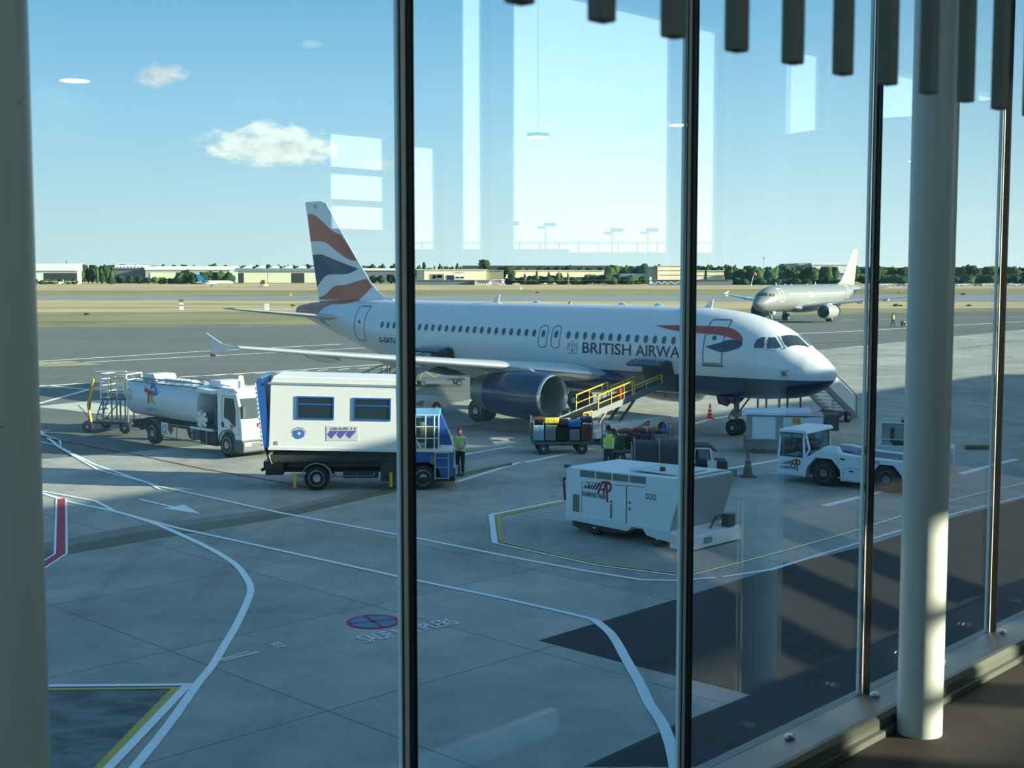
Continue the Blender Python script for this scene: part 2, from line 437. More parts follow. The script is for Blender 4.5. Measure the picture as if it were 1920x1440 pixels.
# low white base board standing in from the glass
q = TB()
bb = thing('floor_rail', 'low pale rail board running on the floor beside the glass wall', 'rail', tp(0, 1.7, FL))
for a, b in ((-6., 1.25), (1.32, 3.45)):
    x = TB(); x.v = []
    P = [TD * t + TN * (p - 1.7) + Vector((0, 0, z)) for t in (a, b) for p in (1.70, 1.725) for z in (0.0, .085)]
    x.add(P, [(0, 1, 3, 2), (4, 6, 7, 5), (0, 4, 5, 1), (2, 3, 7, 6), (0, 2, 6, 4), (1, 5, 7, 3)])
    x.build('board', WHITE, bb)
# round steel columns
for i, (c, lab) in enumerate(((Vector((1.42, 4.53, FL)), 1), (tp(.979, 2.0, FL), 2))):
    q = MB(); q.lathe([(0, .0765), (CEIL - FL, .0765)], (0, 0, 0), (0, 0, 1), 64, cap=True)
    if i == 1:
        m = colm.copy(); m.name = 'scuffed_column_paint'; t = m.node_tree
        b = t.nodes['Principled BSDF']; co = N(t, 'ShaderNodeTexCoord'); mp = N(t, 'ShaderNodeMapping', inp={'Scale': (6, 6, 16), 'Rotation': (.3, .2, 0)}); LK(t, co.outputs['Object'], mp.inputs[0])
        no = N(t, 'ShaderNodeTexNoise', inp={'Scale': 2.2, 'Detail': 2.0}); LK(t, mp.outputs[0], no.inputs[0])
        k = MA(t, 'MULTIPLY', MA(t, 'SUBTRACT', no.outputs[0], .735), 20., clamp=True)
        src = b.inputs['Base Color'].links[0].from_socket
        LK(t, MIX(t, k, src, (.06, .06, .055)), b.inputs['Base Color'])
    o = q.build('column_%d' % lab, m if i == 1 else colm, smooth=True, loc=c); struct(o)
    if i == 0:
        MB().lathe([(0, .0775), (.008, .0775)], (0, 0, .98), (0, 0, 1), 48).build('joint_ring', colm, o)
# slatted screen hanging from the ceiling close by
slm = mat('olive_slat', (.14, .165, .135), .6)
zc = EYE + (509 - 52) / FPX * 1.0
ORD = ['first', 'second', 'third', 'fourth', 'fifth', 'sixth', 'seventh', 'eighth', 'ninth', 'tenth', 'eleventh']
for k in range(-1, 10):
    # bars hang in a row parallel to the glass
    Yk = 1.0 * (1 + .0666 * k)
    xk = (165 + 152 * k) / (1 + .0666 * k) / FPX * Yk
    c = Vector((xk, Yk, 0)); t = c.dot(TD); p = c.dot(TN)
    q = TB().t((t - .0095, p - .007, zc), (t + .0095, p + .007, CEIL))
    q2 = MB(); q2.add([tuple(Vector(v) - Vector((c.x, c.y, zc))) for v in q.v], [tuple(f) for f in q.f])
    o = q2.build('hanging_slat', slm, loc=(c.x, c.y, zc), bevel=.002)
    tag(o, 'dark olive slat hanging from above, %s from the left along the top' % ORD[k + 1], 'slat', 'hanging slats at the top right')
# pendant lamps
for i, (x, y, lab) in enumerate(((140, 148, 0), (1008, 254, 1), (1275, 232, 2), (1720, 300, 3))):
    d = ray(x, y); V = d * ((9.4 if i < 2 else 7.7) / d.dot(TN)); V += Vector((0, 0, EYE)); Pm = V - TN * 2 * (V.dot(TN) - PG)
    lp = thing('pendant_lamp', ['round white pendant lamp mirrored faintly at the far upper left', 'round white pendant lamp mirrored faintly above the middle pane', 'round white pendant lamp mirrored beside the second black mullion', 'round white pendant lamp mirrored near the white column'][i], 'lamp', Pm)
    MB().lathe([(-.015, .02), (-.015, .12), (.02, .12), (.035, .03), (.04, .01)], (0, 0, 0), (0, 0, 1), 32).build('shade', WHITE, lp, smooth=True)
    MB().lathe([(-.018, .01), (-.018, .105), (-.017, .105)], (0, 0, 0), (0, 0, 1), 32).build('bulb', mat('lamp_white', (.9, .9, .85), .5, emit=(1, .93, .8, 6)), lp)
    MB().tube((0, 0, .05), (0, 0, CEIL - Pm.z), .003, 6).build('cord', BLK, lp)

# what stands beyond the rear windows: long building with roof railing and lamps
def mir(x, y, Yd):
    V = atY(x, y, Yd); return V - TN * 2 * (V.dot(TN) - PG)
A = mir(700, 455, 150); Bp = mir(1380, 455, 150)
dv = (Bp - A); dv.z = 0; dv.normalize(); back = Vector((dv.y, -dv.x, 0))
if back.dot(TN) > 0: back = -back
def wp(s, dd, z): v = A + dv * s + back * dd; return Vector((v.x, v.y, z))
q = MB(); L0, L1 = -40, 90
q.add([wp(s, d_, z) for s in (L0, L1) for d_ in (0, 25) for z in (0, 9.7)], [(0, 1, 3, 2), (4, 6, 7, 5), (0, 4, 5, 1), (2, 3, 7, 6), (0, 2, 6, 4), (1, 5, 7, 3)])
bl = thing('flat_roofed_building', 'long grey flat roofed building mirrored in the glass above the airliner', 'building', (0, 0, 0))
q.build('wall', mat('annex_wall', (.30, .34, .36), .8), bl)
q = MB()
q.add([wp(s, d_, z) for s in (-8, 22) for d_ in (2, 12) for z in (9.7, 10.1)], [(0, 1, 3, 2), (4, 6, 7, 5), (0, 4, 5, 1), (2, 3, 7, 6), (0, 2, 6, 4), (1, 5, 7, 3)])
q.build('roof_plinth', GREY, bl)
rl = thing('roof_railing', 'thin metal railing along the mirrored flat roof', 'railing', wp(0, .4, 9.7))
q = MB(); o_ = wp(0, .4, 9.7)
for z in (1.1, .95): q.tube(wp(L0, .4, 9.7 + z) - o_, wp(L1, .4, 9.7 + z) - o_, .045, 6)
q.build('top_rail', GREY, rl)
s = -10.
while s < 50:
    MB().tube(wp(s, .4, 9.7) - o_, wp(s, .4, 10.8) - o_, .08, 6).build('post', GREY, rl); s += 2.2
for i, (px, top) in enumerate(((953, 420), (1023, 422), (1148, 432), (1215, 432))):
    Pm = mir(px, top, 146 if i % 2 else 139); zt = Pm.z
    lp = thing('street_lamp', ['faint tall lamp left of the mirrored lamps', 'twin headed lamp post mirrored above the airliner, left one', 'faint tall lamp between the two mirrored lamp posts', 'twin headed lamp post mirrored right of the others'][i], 'street lamp', (Pm.x, Pm.y, 0))
    MB().tube((0, 0, 0), (0, 0, zt), .1, 8, .06).build('pole', GREY, lp)
    MB().loft([[Vector(dv) * a_ + Vector((0, 0, b_)) + Vector((0, 0, zt)) + back * c_ for b_, c_ in ((-.15, -.3), (.25, -.3), (.25, .3), (-.15, .3))] for a_ in (-.2, 1.1)]).build('lamp_head', DGREY, lp)
    MB().loft([[Vector(dv) * a_ + Vector((0, 0, b_)) + Vector((0, 0, zt - .3)) + back * c_ for b_, c_ in ((-.1, -.2), (.15, -.2), (.15, .2), (-.1, .2))] for a_ in (-.9, -.1)]).build('lamp_head', DGREY, lp)

# ------------------------------------------------------------------ ground
def groundmat(name, c1, c2, sc, rough=.85, joints=False, streak=None):
    m = bpy.data.materials.new(name); m.use_nodes = True; t = m.node_tree; b = t.nodes['Principled BSDF']
    co = N(t, 'ShaderNodeTexCoord')
    n1 = N(t, 'ShaderNodeTexNoise', inp={'Scale': sc, 'Detail': 8.0, 'Roughness': .65}); LK(t, co.outputs['Object'], n1.inputs[0])
    n2 = N(t, 'ShaderNodeTexNoise', inp={'Scale': sc * .12, 'Detail': 4.0}); LK(t, co.outputs['Object'], n2.inputs[0])
    src = co.outputs['Object']
    f = MA(t, 'MULTIPLY', MA(t, 'ADD', MA(t, 'MULTIPLY', n1.outputs[0], .5), MA(t, 'MULTIPLY', n2.outputs[0], .5)), 1.0)
    if streak:
        mp = N(t, 'ShaderNodeMapping', inp={'Rotation': (0, 0, streak[0]), 'Scale': (streak[1], streak[2], 1)}); LK(t, src, mp.inputs[0])
        n3 = N(t, 'ShaderNodeTexNoise', inp={'Scale': 1.0, 'Detail': 6.0, 'Roughness': .7}); LK(t, mp.outputs[0], n3.inputs[0])
        f = MA(t, 'ADD', MA(t, 'MULTIPLY', f, .4), MA(t, 'MULTIPLY', n3.outputs[0], .6))
    f = MA(t, 'MULTIPLY', MA(t, 'SUBTRACT', f, .36), 3.6, clamp=True)
    col = MIX(t, f, c1, c2)
    if joints:
        st = N(t, 'ShaderNodeMapping', inp={'Rotation': (0, 0, R(-47)), 'Scale': (.9, .07, 1)}); LK(t, src, st.inputs[0])
        n5 = N(t, 'ShaderNodeTexNoise', inp={'Scale': 1.0, 'Detail': 7.0, 'Roughness': .7}); LK(t, st.outputs[0], n5.inputs[0])
        col = MIX(t, MA(t, 'MULTIPLY', MA(t, 'SUBTRACT', n5.outputs[0], .52), 2.2, clamp=True), col, (.17, .19, .185))
        sp = N(t, 'ShaderNodeSeparateXYZ'); LK(t, src, sp.inputs[0])
        A = MA(t, 'MULTIPLY', MA(t, 'ADD', sp.outputs[0], sp.outputs[1]), .70711); B = MA(t, 'MULTIPLY', MA(t, 'SUBTRACT', sp.outputs[1], sp.outputs[0]), .70711)
        for v, off in ((A, 13.58), (B, 18.06)):
            u = MA(t, 'ABSOLUTE', MA(t, 'SUBTRACT', MA(t, 'FRACT', MA(t, 'ADD', MA(t, 'DIVIDE', MA(t, 'SUBTRACT', v, off), 5.15), 100.5)), .5))
            wn = MA(t, 'MULTIPLY_ADD', n1.outputs[0], .004, .0012)
            k = MA(t, 'LESS_THAN', u, wn)
            col = MIX(t, MA(t, 'MULTIPLY', k, .62), col, (.05, .055, .055))
        # slab to slab tone
        fa = MA(t, 'FLOOR', MA(t, 'DIVIDE', MA(t, 'SUBTRACT', A, 13.58), 5.15)); fb = MA(t, 'FLOOR', MA(t, 'DIVIDE', MA(t, 'SUBTRACT', B, 18.06), 5.15))
        wn_ = N(t, 'ShaderNodeTexWhiteNoise', noise_dimensions='2D'); cb = N(t, 'ShaderNodeCombineXYZ'); LK(t, fa, cb.inputs[0]); LK(t, fb, cb.inputs[1]); LK(t, cb.outputs[0], wn_.inputs['Vector'])
        sc_ = N(t, 'ShaderNodeVectorMath', operation='SCALE'); LK(t, col, sc_.inputs[0]); LK(t, MA(t, 'MULTIPLY_ADD', wn_.outputs[0], .14, .93), sc_.inputs['Scale']); col = sc_.outputs[0]
    LK(t, col, b.inputs['Base Color']); b.inputs['Roughness'].default_value = rough; b.inputs['Specular IOR Level'].default_value = .3
    bp = N(t, 'ShaderNodeBump', inp={'Strength': .15, 'Distance': .02}); LK(t, n1.outputs[0], bp.inputs['Height']); LK(t, bp.outputs[0], b.inputs['Normal'])
    MATS[name] = m; return m
CONC = groundmat('concrete_slabs', (.25, .265, .245), (.47, .47, .415), .5, joints=True)
ASPH = groundmat('asphalt', (.10, .115, .105), (.165, .18, .165), .4, streak=(R(-43), .02, .5))
DASPH = groundmat('dark_asphalt', (.030, .033, .034), (.058, .060, .058), .8)
NASPH = groundmat('navy_asphalt', (.045, .052, .055), (.07, .08, .08), .8)
OIL = groundmat('stained_concrete', (.06, .07, .072), (.26, .28, .27), 1.6, streak=(R(-40), 1.2, 2.6))
STRAW = groundmat('dry_grass', (.20, .17, .08), (.72, .58, .32), .03, streak=(R(4), .012, .13))
GRASS = groundmat('green_grass', (.07, .085, .035), (.42, .37, .18), .05, streak=(R(8), .02, .22))
DGRASS = groundmat('dark_grass', (.05, .06, .025), (.12, .115, .05), .04, streak=(0, .02, .2))
TWY = groundmat('runway_asphalt', (.20, .23, .23), (.27, .30, .30), .05)
PALE = groundmat('pale_concrete', (.50, .50, .44), (.60, .60, .52), .4)

def slab(name, pts, m, z, parent=None, kind='structure', px=True, th=.05):
    P = [G(x, y) if px else Vector((x, y, 0)) for x, y in pts]
    q = MB(); q.prism([(p.x, p.y) for p in P], z - th, z, 'xy')
    o = q.build(name, m, parent)
    if parent is None: o['kind'] = kind
    return o
FAR = 3000
slab('far_field', [(-2500, -60), (2500, -60), (2500, FAR), (-2500, FAR)], DGRASS, -.06, px=False)
# grass zone between the taxiways
def band(name, ly0, ry0, ly1, ry1, m, z):
    """strip between two straight edges read at the left (x=60) and right (x=1900) of the view"""
    a, b, c, d = G(60, ly0), G(1900, ry0), G(1900, ry1), G(60, ly1)
    def ext(p, q, k0, k1): v = q - p; return p - v * k0, q + v * k1
    a, b = ext(a, b, .35, .35); d, c = ext(d, c, .35, .35)
    return slab(name, [(a.x, a.y), (b.x, b.y), (c.x, c.y), (d.x, d.y)], m, z, px=False)
band('dry_grass_strip', 545, 541, 528.5, 528.5, STRAW, -.03)
band('green_grass_strip', 556, 552, 545, 541, GRASS, -.028)
band('far_runway', 562.5, 566, 556, 552, TWY, .0)
band('near_grass_strip', 586, 577, 562.5, 566, STRAW, -.025)
band('near_green_strip', 617, 583, 586, 577, GRASS, -.022)
# taxilane asphalt
a, b = G(60, 617), G(1900, 583); v = b - a; a -= v * .5; b += v * .6
slab('taxilane_asphalt', [(a.x, a.y), (b.x, b.y), (b.x + 60, 40), (a.x - 50, 40)], ASPH, .0, px=False)
# concrete apron
pp = [G(75, 862), G(228, 850), G(420, 832), G(870, 752), G(1420, 668), G(1900, 620)]
v = (pp[-1] - pp[-2]); pe = pp[-1] + v * .8; v = (pp[0] - pp[1]).normalized(); ps = pp[0] + v * 25
slab('concrete_apron', [(ps.x, ps.y)] + [(p.x, p.y) for p in pp] + [(pe.x, pe.y), (170, 150), (60, 20), (20, -10), (-50, -10), (-70, 20)], CONC, .02, px=False)
slab('pale_stand_patch', [(60, 763), (190, 750), (345, 742), (380, 775), (200, 779), (120, 768)], PALE, .012)
slab('service_road_asphalt', [(1010, 1203), (1270, 1125), (1470, 1062), (1620, 1026), (1800, 968), (1960, 925), (2300, 860), (3600, 1440), (1095, 1440), (1270, 1360), (1408, 1305), (1290, 1275), (1170, 1245)], DASPH, .026)
slab('oil_stained_patch', [(20, 1294), (330, 1294), (190, 1440), (20, 1500)], OIL, .026)
slab('drain_channel', [(60, 1040), (240, 1003), (523, 962), (760, 909), (960, 868), (960, 873), (760, 919), (540, 970), (290, 1012), (60, 1053)], groundmat('drain_grate', (.13, .14, .115), (.20, .21, .16), 1.2), .03)
slab('worn_concrete_strip', [(60, 1024), (240, 990), (520, 955), (750, 903), (760, 909), (523, 962), (240, 1003), (60, 1040)], groundmat('worn_concrete', (.20, .215, .20), (.27, .28, .25), 1.2), .027)

def mark(name, pts, wd, m, z=.034, closed=False, sm=0, parent=None):
    P = smooth_pts(pts, sm) if sm else pts
    W = [(G(*p).x, G(*p).y) for p in P]
    q = MB()
    for po in stripe_polys(W, wd, closed): q.prism(po, z - .004, z, 'xy')
    o = q.build(name, m, parent); 
    if parent is None: o['kind'] = 'structure'
    return o
wl = dict(m=PAINTW)
mark('white_curve_line', [(60, 922), (79, 926), (137, 944), (217, 961), (292, 984), (358, 1013), (404, 1036), (442, 1061), (462, 1086), (470, 1107), (463, 1132), (442, 1177), (417, 1219), (400, 1248), (367, 1290), (317, 1361), (250, 1445)], .17, PAINTW, sm=6)
mark('white_line', [(60, 919), (179, 941), (217, 961), (333, 992), (475, 1023), (750, 1084), (947, 1125), (1060, 1151), (1113, 1164)], .14, PAINTW, .036)
mark('white_curve_line', [(1113, 1164), (1147, 1193), (1176, 1243), (1200, 1285), (1217, 1322), (1236, 1350), (1251, 1381), (1263, 1425), (1270, 1470)], .20, PAINTW, .038, sm=5)
mark('white_line', [(75, 810), (112, 840), (179, 873), (292, 912), (375, 930), (525, 963), (679, 992), (792, 1013), (976, 1050), (1100, 1073), (1200, 1089), (1262, 1091), (1342, 1085)], .14, PAINTW, .035)
mark('white_line', [(108, 838), (185, 883), (276, 906), (300, 919)], .12, PAINTW, .037)
mark('white_line', [(1355, 1084), (1447, 1070), (1580, 1029), (1700, 993), (1800, 962), (1930, 930)], .13, PAINTW, .035)
mark('white_line', [(75, 815), (112, 826), (114, 838), (70, 828)], .12, PAINTW, .034)
mark('red_stand_line', [(115, 937), (114, 1040), (70, 1069)], .36, PAINTW, .033)
mark('red_stand_line', [(115, 937), (114, 1040), (70, 1069)], .24, PAINTR, .036)
mark('thin_red_line', [(60, 812), (96, 823), (232, 849), (380, 880), (515, 903), (590, 918)], .12, mat('faded_red_paint', (.30, .12, .12), .8), .035)
mark('white_stand_line', [(20, 1290), (363, 1287)], .13, PAINTW, .04)
mark('yellow_stand_line', [(20, 1297), (345, 1293)], .10, PAINTY, .038)
mark('white_stand_line', [(350, 1290), (280, 1364), (200, 1448)], .17, PAINTW, .041)
mark('yellow_stand_line', [(333, 1292), (262, 1364), (183, 1448)], .17, PAINTY, .039)
# box round the ground power unit
mark('white_box_line', [(1055, 940), (921, 967), (928, 1020)], .17, PAINTW, .036)
mark('yellow_box_line', [(1055, 944), (934, 969), (940, 1016)], .13, PAINTY, .038)
mark('white_box_line', [(928, 1020), (1120, 1062), (1285, 1083), (1440, 1043), (1590, 1001), (1790, 938), (1930, 905)], .09, PAINTW, .036)
mark('yellow_box_line', [(934, 1017), (1122, 1059), (1285, 1079), (1440, 1040), (1590, 998)], .10, PAINTY, .038)
# arrow, ticks, distant lines
mark('white_arrow', [(262, 938), (335, 955)], .14, PAINTW, .036)
slab('white_arrow_head', [(375, 965), (305, 954), (322, 953), (345, 948)], PAINTW, .037)
for a_, b_ in (((412, 1240), (466, 1224)), ((415, 1241), (480, 1225)), ((418, 1243), (486, 1226))): mark('white_tick', [a_, b_], .035, PAINTW, .036)
for a_, b_ in (((508, 1212), (524, 1207)), ((514, 1214), (530, 1210)), ((520, 1217), (536, 1213))): mark('white_tick', [a_, b_], .05, PAINTW, .036)
mark('taxi_line', [(30, 680), (357, 660), (640, 645)], .25, PAINTW, .006); mark('taxi_line', [(30, 690), (165, 679), (515, 661), (760, 648)], .2, PAINTW, .006)
mark('taxi_line', [(30, 727), (194, 716)], .3, PAINTW, .006)
mark('taxi_line', [(60, 723), (91, 723), (165, 731), (62, 760)], .25, PAINTW, .015)
mark('taxi_line', [(300, 709), (520, 696), (732, 682)], .22, PAINTW, .006)
x = 60
for x in range(360, 760, 39): mark('taxi_dash', [(x, 706 - (x - 360) * .047), (x + 21, 705 - (x - 340) * .047)], .18, PAINTW, .006)
mark('faded_yellow_line', [(440, 612), (600, 608), (690, 603)], .8, mat('faded_yellow', (.35, .33, .18), .8), .006)
slab('faded_yellow_patch', [(30, 680), (130, 677), (190, 683), (60, 688)], mat('faded_yellow', (.35, .33, .18), .8), .006)
mark('taxi_line', [(1440, 628), (1600, 621), (1930, 602)], .3, PAINTW, .006)
mark('taxi_line', [(1560, 600), (1930, 594)], .5, mat('faded_yellow', (.35, .33, .18), .8), .006)
for (a_, b_) in (((1570, 664), (1640, 667)), ((1655, 666), (1710, 668)), ((1560, 682), (1700, 690)), ((1500, 645), (1640, 640)), ((1600, 652), (1900, 670)), ((1800, 655), (1900, 640))): mark('dark_joint', [a_, b_], .25, mat('joint_tar', (.05, .055, .05), .9), .026)
mark('white_box_line', [(1280, 803), (1330, 787), (1480, 762)], .25, PAINTW, .03)
mark('white_line', [(860, 855), (960, 838)], .2, PAINTW, .03); mark('white_line', [(855, 905), (975, 868)], .2, PAINTW, .03)
mark('white_line', [(985, 868), (1110, 842)], .25, PAINTW, .03)
mark('white_line', [(1365, 880), (1480, 860)], .25, PAINTW, .03); mark('white_line', [(1365, 892), (1470, 888)], .08, PAINTW, .03)
mark('white_line', [(1545, 950), (1700, 912), (1760, 890)], .3, PAINTW, .03)
mark('white_line', [(1800, 890), (1905, 862)], .3, PAINTW, .03)
mark('yellow_line', [(1580, 800), (1700, 782)], .1, PAINTY, .03)
# round no-stopping sign and lettering on the ground
c = G(700, 1168); e1 = (G(750, 1166) - c); e1.z = 0; r0 = e1.length; ex = (G(751, 1163) - G(649, 1171)).normalized(); ey = Vector((-ex.y, ex.x, 0))
def disc(r_, n=40, rr=None): return [(c.x + r_ * math.cos(2 * math.pi * i / n), c.y + r_ * math.sin(2 * math.pi * i / n)) for i in range(n)]
q = MB(); q.prism(disc(r0 * .9), .03, .034, 'xy'); sg = q.build('no_stopping_ground_sign', PAINTB); sg['kind'] = 'structure'
q = MB()
for po in stripe_polys(disc(r0 * .93), r0 * .14, True): q.prism(po, .034, .037, 'xy')
for a_ in (R(20), R(118)):
    p0 = (c.x + r0 * .9 * math.cos(a_), c.y + r0 * .9 * math.sin(a_)); p1 = (c.x - r0 * .9 * math.cos(a_), c.y - r0 * .9 * math.sin(a_))
    q.prism(stripe_polys([p0, p1], r0 * .15)[0], .034, .037, 'xy')
q.build('red_ring', PAINTR, sg)
b0 = G(690, 1208); b1 = G(864, 1172); bx = (b1 - b0); LW = bx.length; bx.normalize(); by = Vector((-bx.y, bx.x, 0))
lettering('ground_lettering', 'SAUF RAMPLERS', lambda u, v: b0 + bx * u + by * v + Vector((0, 0, .045)), LW, .50, PAINTW, None)['kind'] = 'structure'

# ------------------------------------------------------------------ airliners
TA = [0, .06, .2, .5, 1, 1.33, 1.88, 2.56, 3.26, 4.31, 5.32, 6.5, 7.55, 24, 26, 28, 30, 32, 34, 36, 37.2, 37.6]
TH = [.02, .2, .42, .72, 1.05, 1.20, 1.40, 1.60, 1.74, 1.87, 1.93, 1.965, 1.975, 1.975, 1.94, 1.82, 1.62, 1.34, .98, .58, .3, .12]
TT = [3.11, 3.27, 3.40, 3.66, 4.02, 4.22, 4.66, 5.03, 5.33, 5.60, 5.75, 5.85, 5.9, 5.9, 5.9, 5.9, 5.9, 5.87, 5.78, 5.6, 5.42, 5.2]
TB_ = [3.07, 2.88, 2.70, 2.42, 2.16, 2.05, 1.93, 1.86, 1.80, 1.77, 1.76, 1.76, 1.76, 1.76, 1.95, 2.35, 2.87, 3.40, 3.95, 4.5, 4.85, 5.0]
def prof(a): return float(np.interp(a, TA, TH)), float(np.interp(a, TA, TT)), float(np.interp(a, TA, TB_))
def surf(a, z, off=.012, side=1):
    """point on the fuselage skin, a metres aft of the nose, side 1 = starboard"""
    h, t, b = prof(max(a, .02)); zc = (t + b) / 2; hh = (t - b) / 2
    c = max(-.999, min(.999, (z - zc) / hh)); y = h * math.sqrt(1 - c * c)
    n = Vector((0, y / h ** 2, (z - zc) / hh ** 2)); n.normalize()
    h2 = prof(a + .2)[0]; n.x = (h2 - h) / .2 * n.y; n.normalize()
    return Vector((-a, -side * (y + n.y * off), z + n.z * off)) + Vector((n.x * off, 0, 0))
def livery(name, top, bot, zline=2.82):
    m = bpy.data.materials.new(name); m.use_nodes = True; t = m.node_tree; b = t.nodes['Principled BSDF']
    co = N(t, 'ShaderNodeTexCoord'); sp = N(t, 'ShaderNodeSeparateXYZ'); LK(t, co.outputs['Object'], sp.inputs[0])
    k = MA(t, 'MULTIPLY', MA(t, 'SUBTRACT', zline, sp.outputs[2]), 60., clamp=True)
    k = MA(t, 'MULTIPLY', k, MA(t, 'GREATER_THAN', sp.outputs[0], -29.5))
    no = N(t, 'ShaderNodeTexNoise', inp={'Scale': .8, 'Detail': 5.0}); LK(t, co.outputs['Object'], no.inputs[0])
    c = MIX(t, k, top, bot); v = N(t, 'ShaderNodeVectorMath', operation='SCALE'); LK(t, c, v.inputs[0]); LK(t, MA(t, 'MULTIPLY_ADD', no.outputs[0], .08, .96), v.inputs['Scale'])
    # faint skin joints
    for ax, per in ((0, 2.6),):
        u = MA(t, 'ABSOLUTE', MA(t, 'SUBTRACT', MA(t, 'FRACT', MA(t, 'DIVIDE', sp.outputs[ax], per)), .5))
        jl = MIX(t, MA(t, 'MULTIPLY', MA(t, 'LESS_THAN', u, .0028), .3), v.outputs[0], (.2, .22, .25))
    LK(t, jl, b.inputs['Base Color'])
    b.inputs['Roughness'].default_value = .28; b.inputs['Coat Weight'].default_value = .4; b.inputs['Coat Roughness'].default_value = .12
    return m
def foil(le, chord, thick, y, z, n=14):
    P = []
    xs = [0.5 * (1 - math.cos(math.pi * i / n)) for i in range(n + 1)]
    def th(x): return 5 * thick * (.2969 * math.sqrt(x) - .126 * x - .3516 * x * x + .2843 * x ** 3 - .1036 * x ** 4)
    for x in xs: P.append(Vector((-(le + x * chord), y, z + th(x) * chord)))
    for x in xs[-2:0:-1]: P.append(Vector((-(le + x * chord), y, z - th(x) * chord * .9)))
    return P
def airliner(name, label, loc, rz, sc=1.0, full=True):
    W = livery('airliner_skin', (.70, .74, .76), (.010, .018, .075)) if full else livery('grey_airliner_skin', (.20, .215, .21), (.17, .185, .18))
    base = WHITE if full else mat('light_grey_paint', (.27, .28, .27), .4)
    root = thing(name, label, 'airliner', loc, rz, sc=sc)
    # fuselage
    st = sorted(set([.02, .05, .1, .15, .25, .35, .7, .85, 1.15, 1.6, 2.2, 2.9, 3.8, 4.8, 10, 14, 18, 22, 25, 27, 29, 31, 33, 35, 36.6] + TA[1:]))
    rings = []
    for a in st:
        h, t, b = prof(a); zc = (t + b) / 2; hh = (t - b) / 2
        rings.append([Vector((-a, h * math.sin(q), zc + hh * math.cos(q))) for q in [2 * math.pi * i / 56 for i in range(56)]])
    fus = MB().loft(rings).build('fuselage', W, root, smooth=True)
    # belly fairing
    rings = []
    for i in range(15):
        s = i / 14; a = 10.2 + 10.6 * s; k = math.sin(math.pi * min(1, max(0, s))) ** .45 + .001
        rings.append([Vector((-a, math.sin(q) * (1.2 + 1.05 * k), 2.35 + (.55 * math.cos(q) if math.cos(q) > 0 else (.3 + .62 * k) * math.cos(q)))) for q in [2 * math.pi * j / 32 for j in range(32)]])
    MB().loft(rings).build('belly_fairing', W, root, smooth=True)
    # wings
    wm = mat('wing_grey', (.42, .46, .48), .4, .2, coat=.2); lem = mat('bare_leading_edge', (.80, .80, .78), .22, .55)
    for s in (-1, 1):
        sec = [(1.2, 11.0, 7.9, .13, 2.45), (2.2, 11.9, 6.9, .13, 2.58), (4.2, 13.1, 5.7, .12, 2.83), (6.4, 14.25, 4.4, .115, 3.08), (10, 16.2, 3.3, .11, 3.45), (14, 18.35, 2.3, .105, 3.86), (16.9, 19.95, 1.55, .10, 4.17)]
        rings = [foil(le, c, t, s * y, z) for (y, le, c, t, z) in sec]
        wg = MB().loft(rings).build('wing', wm, root, smooth=True)
        q = MB()
        for k in range(1, len(sec) - 1):
            pass
        LEr = []
        for (y, le, c, t, z) in sec[1:]:
            pr = foil(le - .015, c * 1.005, t * 1.06, s * y, z, 14); LEr.append([pr[i] for i in (5, 4, 3, 2, 1, 0, -1, -2, -3)])
        q.loft(LEr, cap=False, close=False); q.build('slat', lem, wg, smooth=True, label='bright metal leading edge')
        q = MB(); TEr = []
        for (y, le, c, t, z) in sec[1:6]:
            TEr.append([Vector((-(le + c * .74), s * y, z + t * c * .22)), Vector((-(le + c * 1.0), s * y, z - .015)), Vector((-(le + c * .74), s * y, z - t * c * .22))])
        q.loft(TEr).build('flap', wm, wg)
        # wing tip fence
        t0 = (s * 16.93)
        q = MB(); q.prism([(-21.19, 4.32), (-22.36, 4.74), (-22.30, 4.5), (-21.93, 4.24), (-22.05, 3.78), (-21.7, 3.76), (-20.6, 4.1), (-20.1, 4.2)], t0, t0 + s * .06, 'xz')
        fn = q.build('wing_tip_fence', mat('fence_grey', (.45, .50, .52), .4), wg)
        if full: MB().prism([(-21.64, 3.80), (-22.07, 3.84), (-22.06, 3.70), (-21.8, 3.68)], t0 - .01, t0 + s * .07, 'xz').build('tip_marking', RED, fn, label='red lower tip of the fence')
        # flap track fairings
        for (y, a0, L, z) in ((5.2, 15.4, 3.8, 2.62), (8.6, 17.0, 3.4, 3.05), (12.2, 18.6, 2.8, 3.42)):
            q = MB(); q.lathe([(0, .02), (-.4, .13), (-1.2, .2), (-L * .6, .2), (-L * .85, .12)], (-a0, s * y, z), (1, 0, -.06), 16)
            f = q.build('flap_fairing', wm, wg, smooth=True)
            q = MB(); q.lathe([(-L * .85, .12), (-L, .015)], (-a0, s * y, z), (1, 0, -.06), 16)
            q.build('fairing_tip', RED if full else GREY, f, smooth=True)
        # engine
        ea, ey, ez = 11.2, s * 5.75, 1.77
        em = NAVY if full else mat('engine_grey', (.27, .285, .28), .3)
        eng = MB().lathe([(-.14, 1.03), (-.6, 1.10), (-1.3, 1.14), (-2.2, 1.13), (-3.0, 1.07), (-3.75, .97)], (-ea, ey, ez), (1, 0, 0), 48, cap=False).build('engine_cowl', em, root, smooth=True)
        MB().lathe([(-.5, .86), (-.25, .89), (-.05, .94), (.0, .97), (-.03, 1.01), (-.16, 1.035)], (-ea, ey, ez), (1, 0, 0), 48, cap=False).build('intake_lip', STEEL, eng, smooth=True, label='polished metal intake lip')
        MB().lathe([(-.4, .87), (-1.0, .84), (-1.25, .84), (-1.3, .0)], (-ea, ey, ez), (1, 0, 0), 40, cap=False).build('intake_duct', DGREY, eng, smooth=True)
        q = MB()
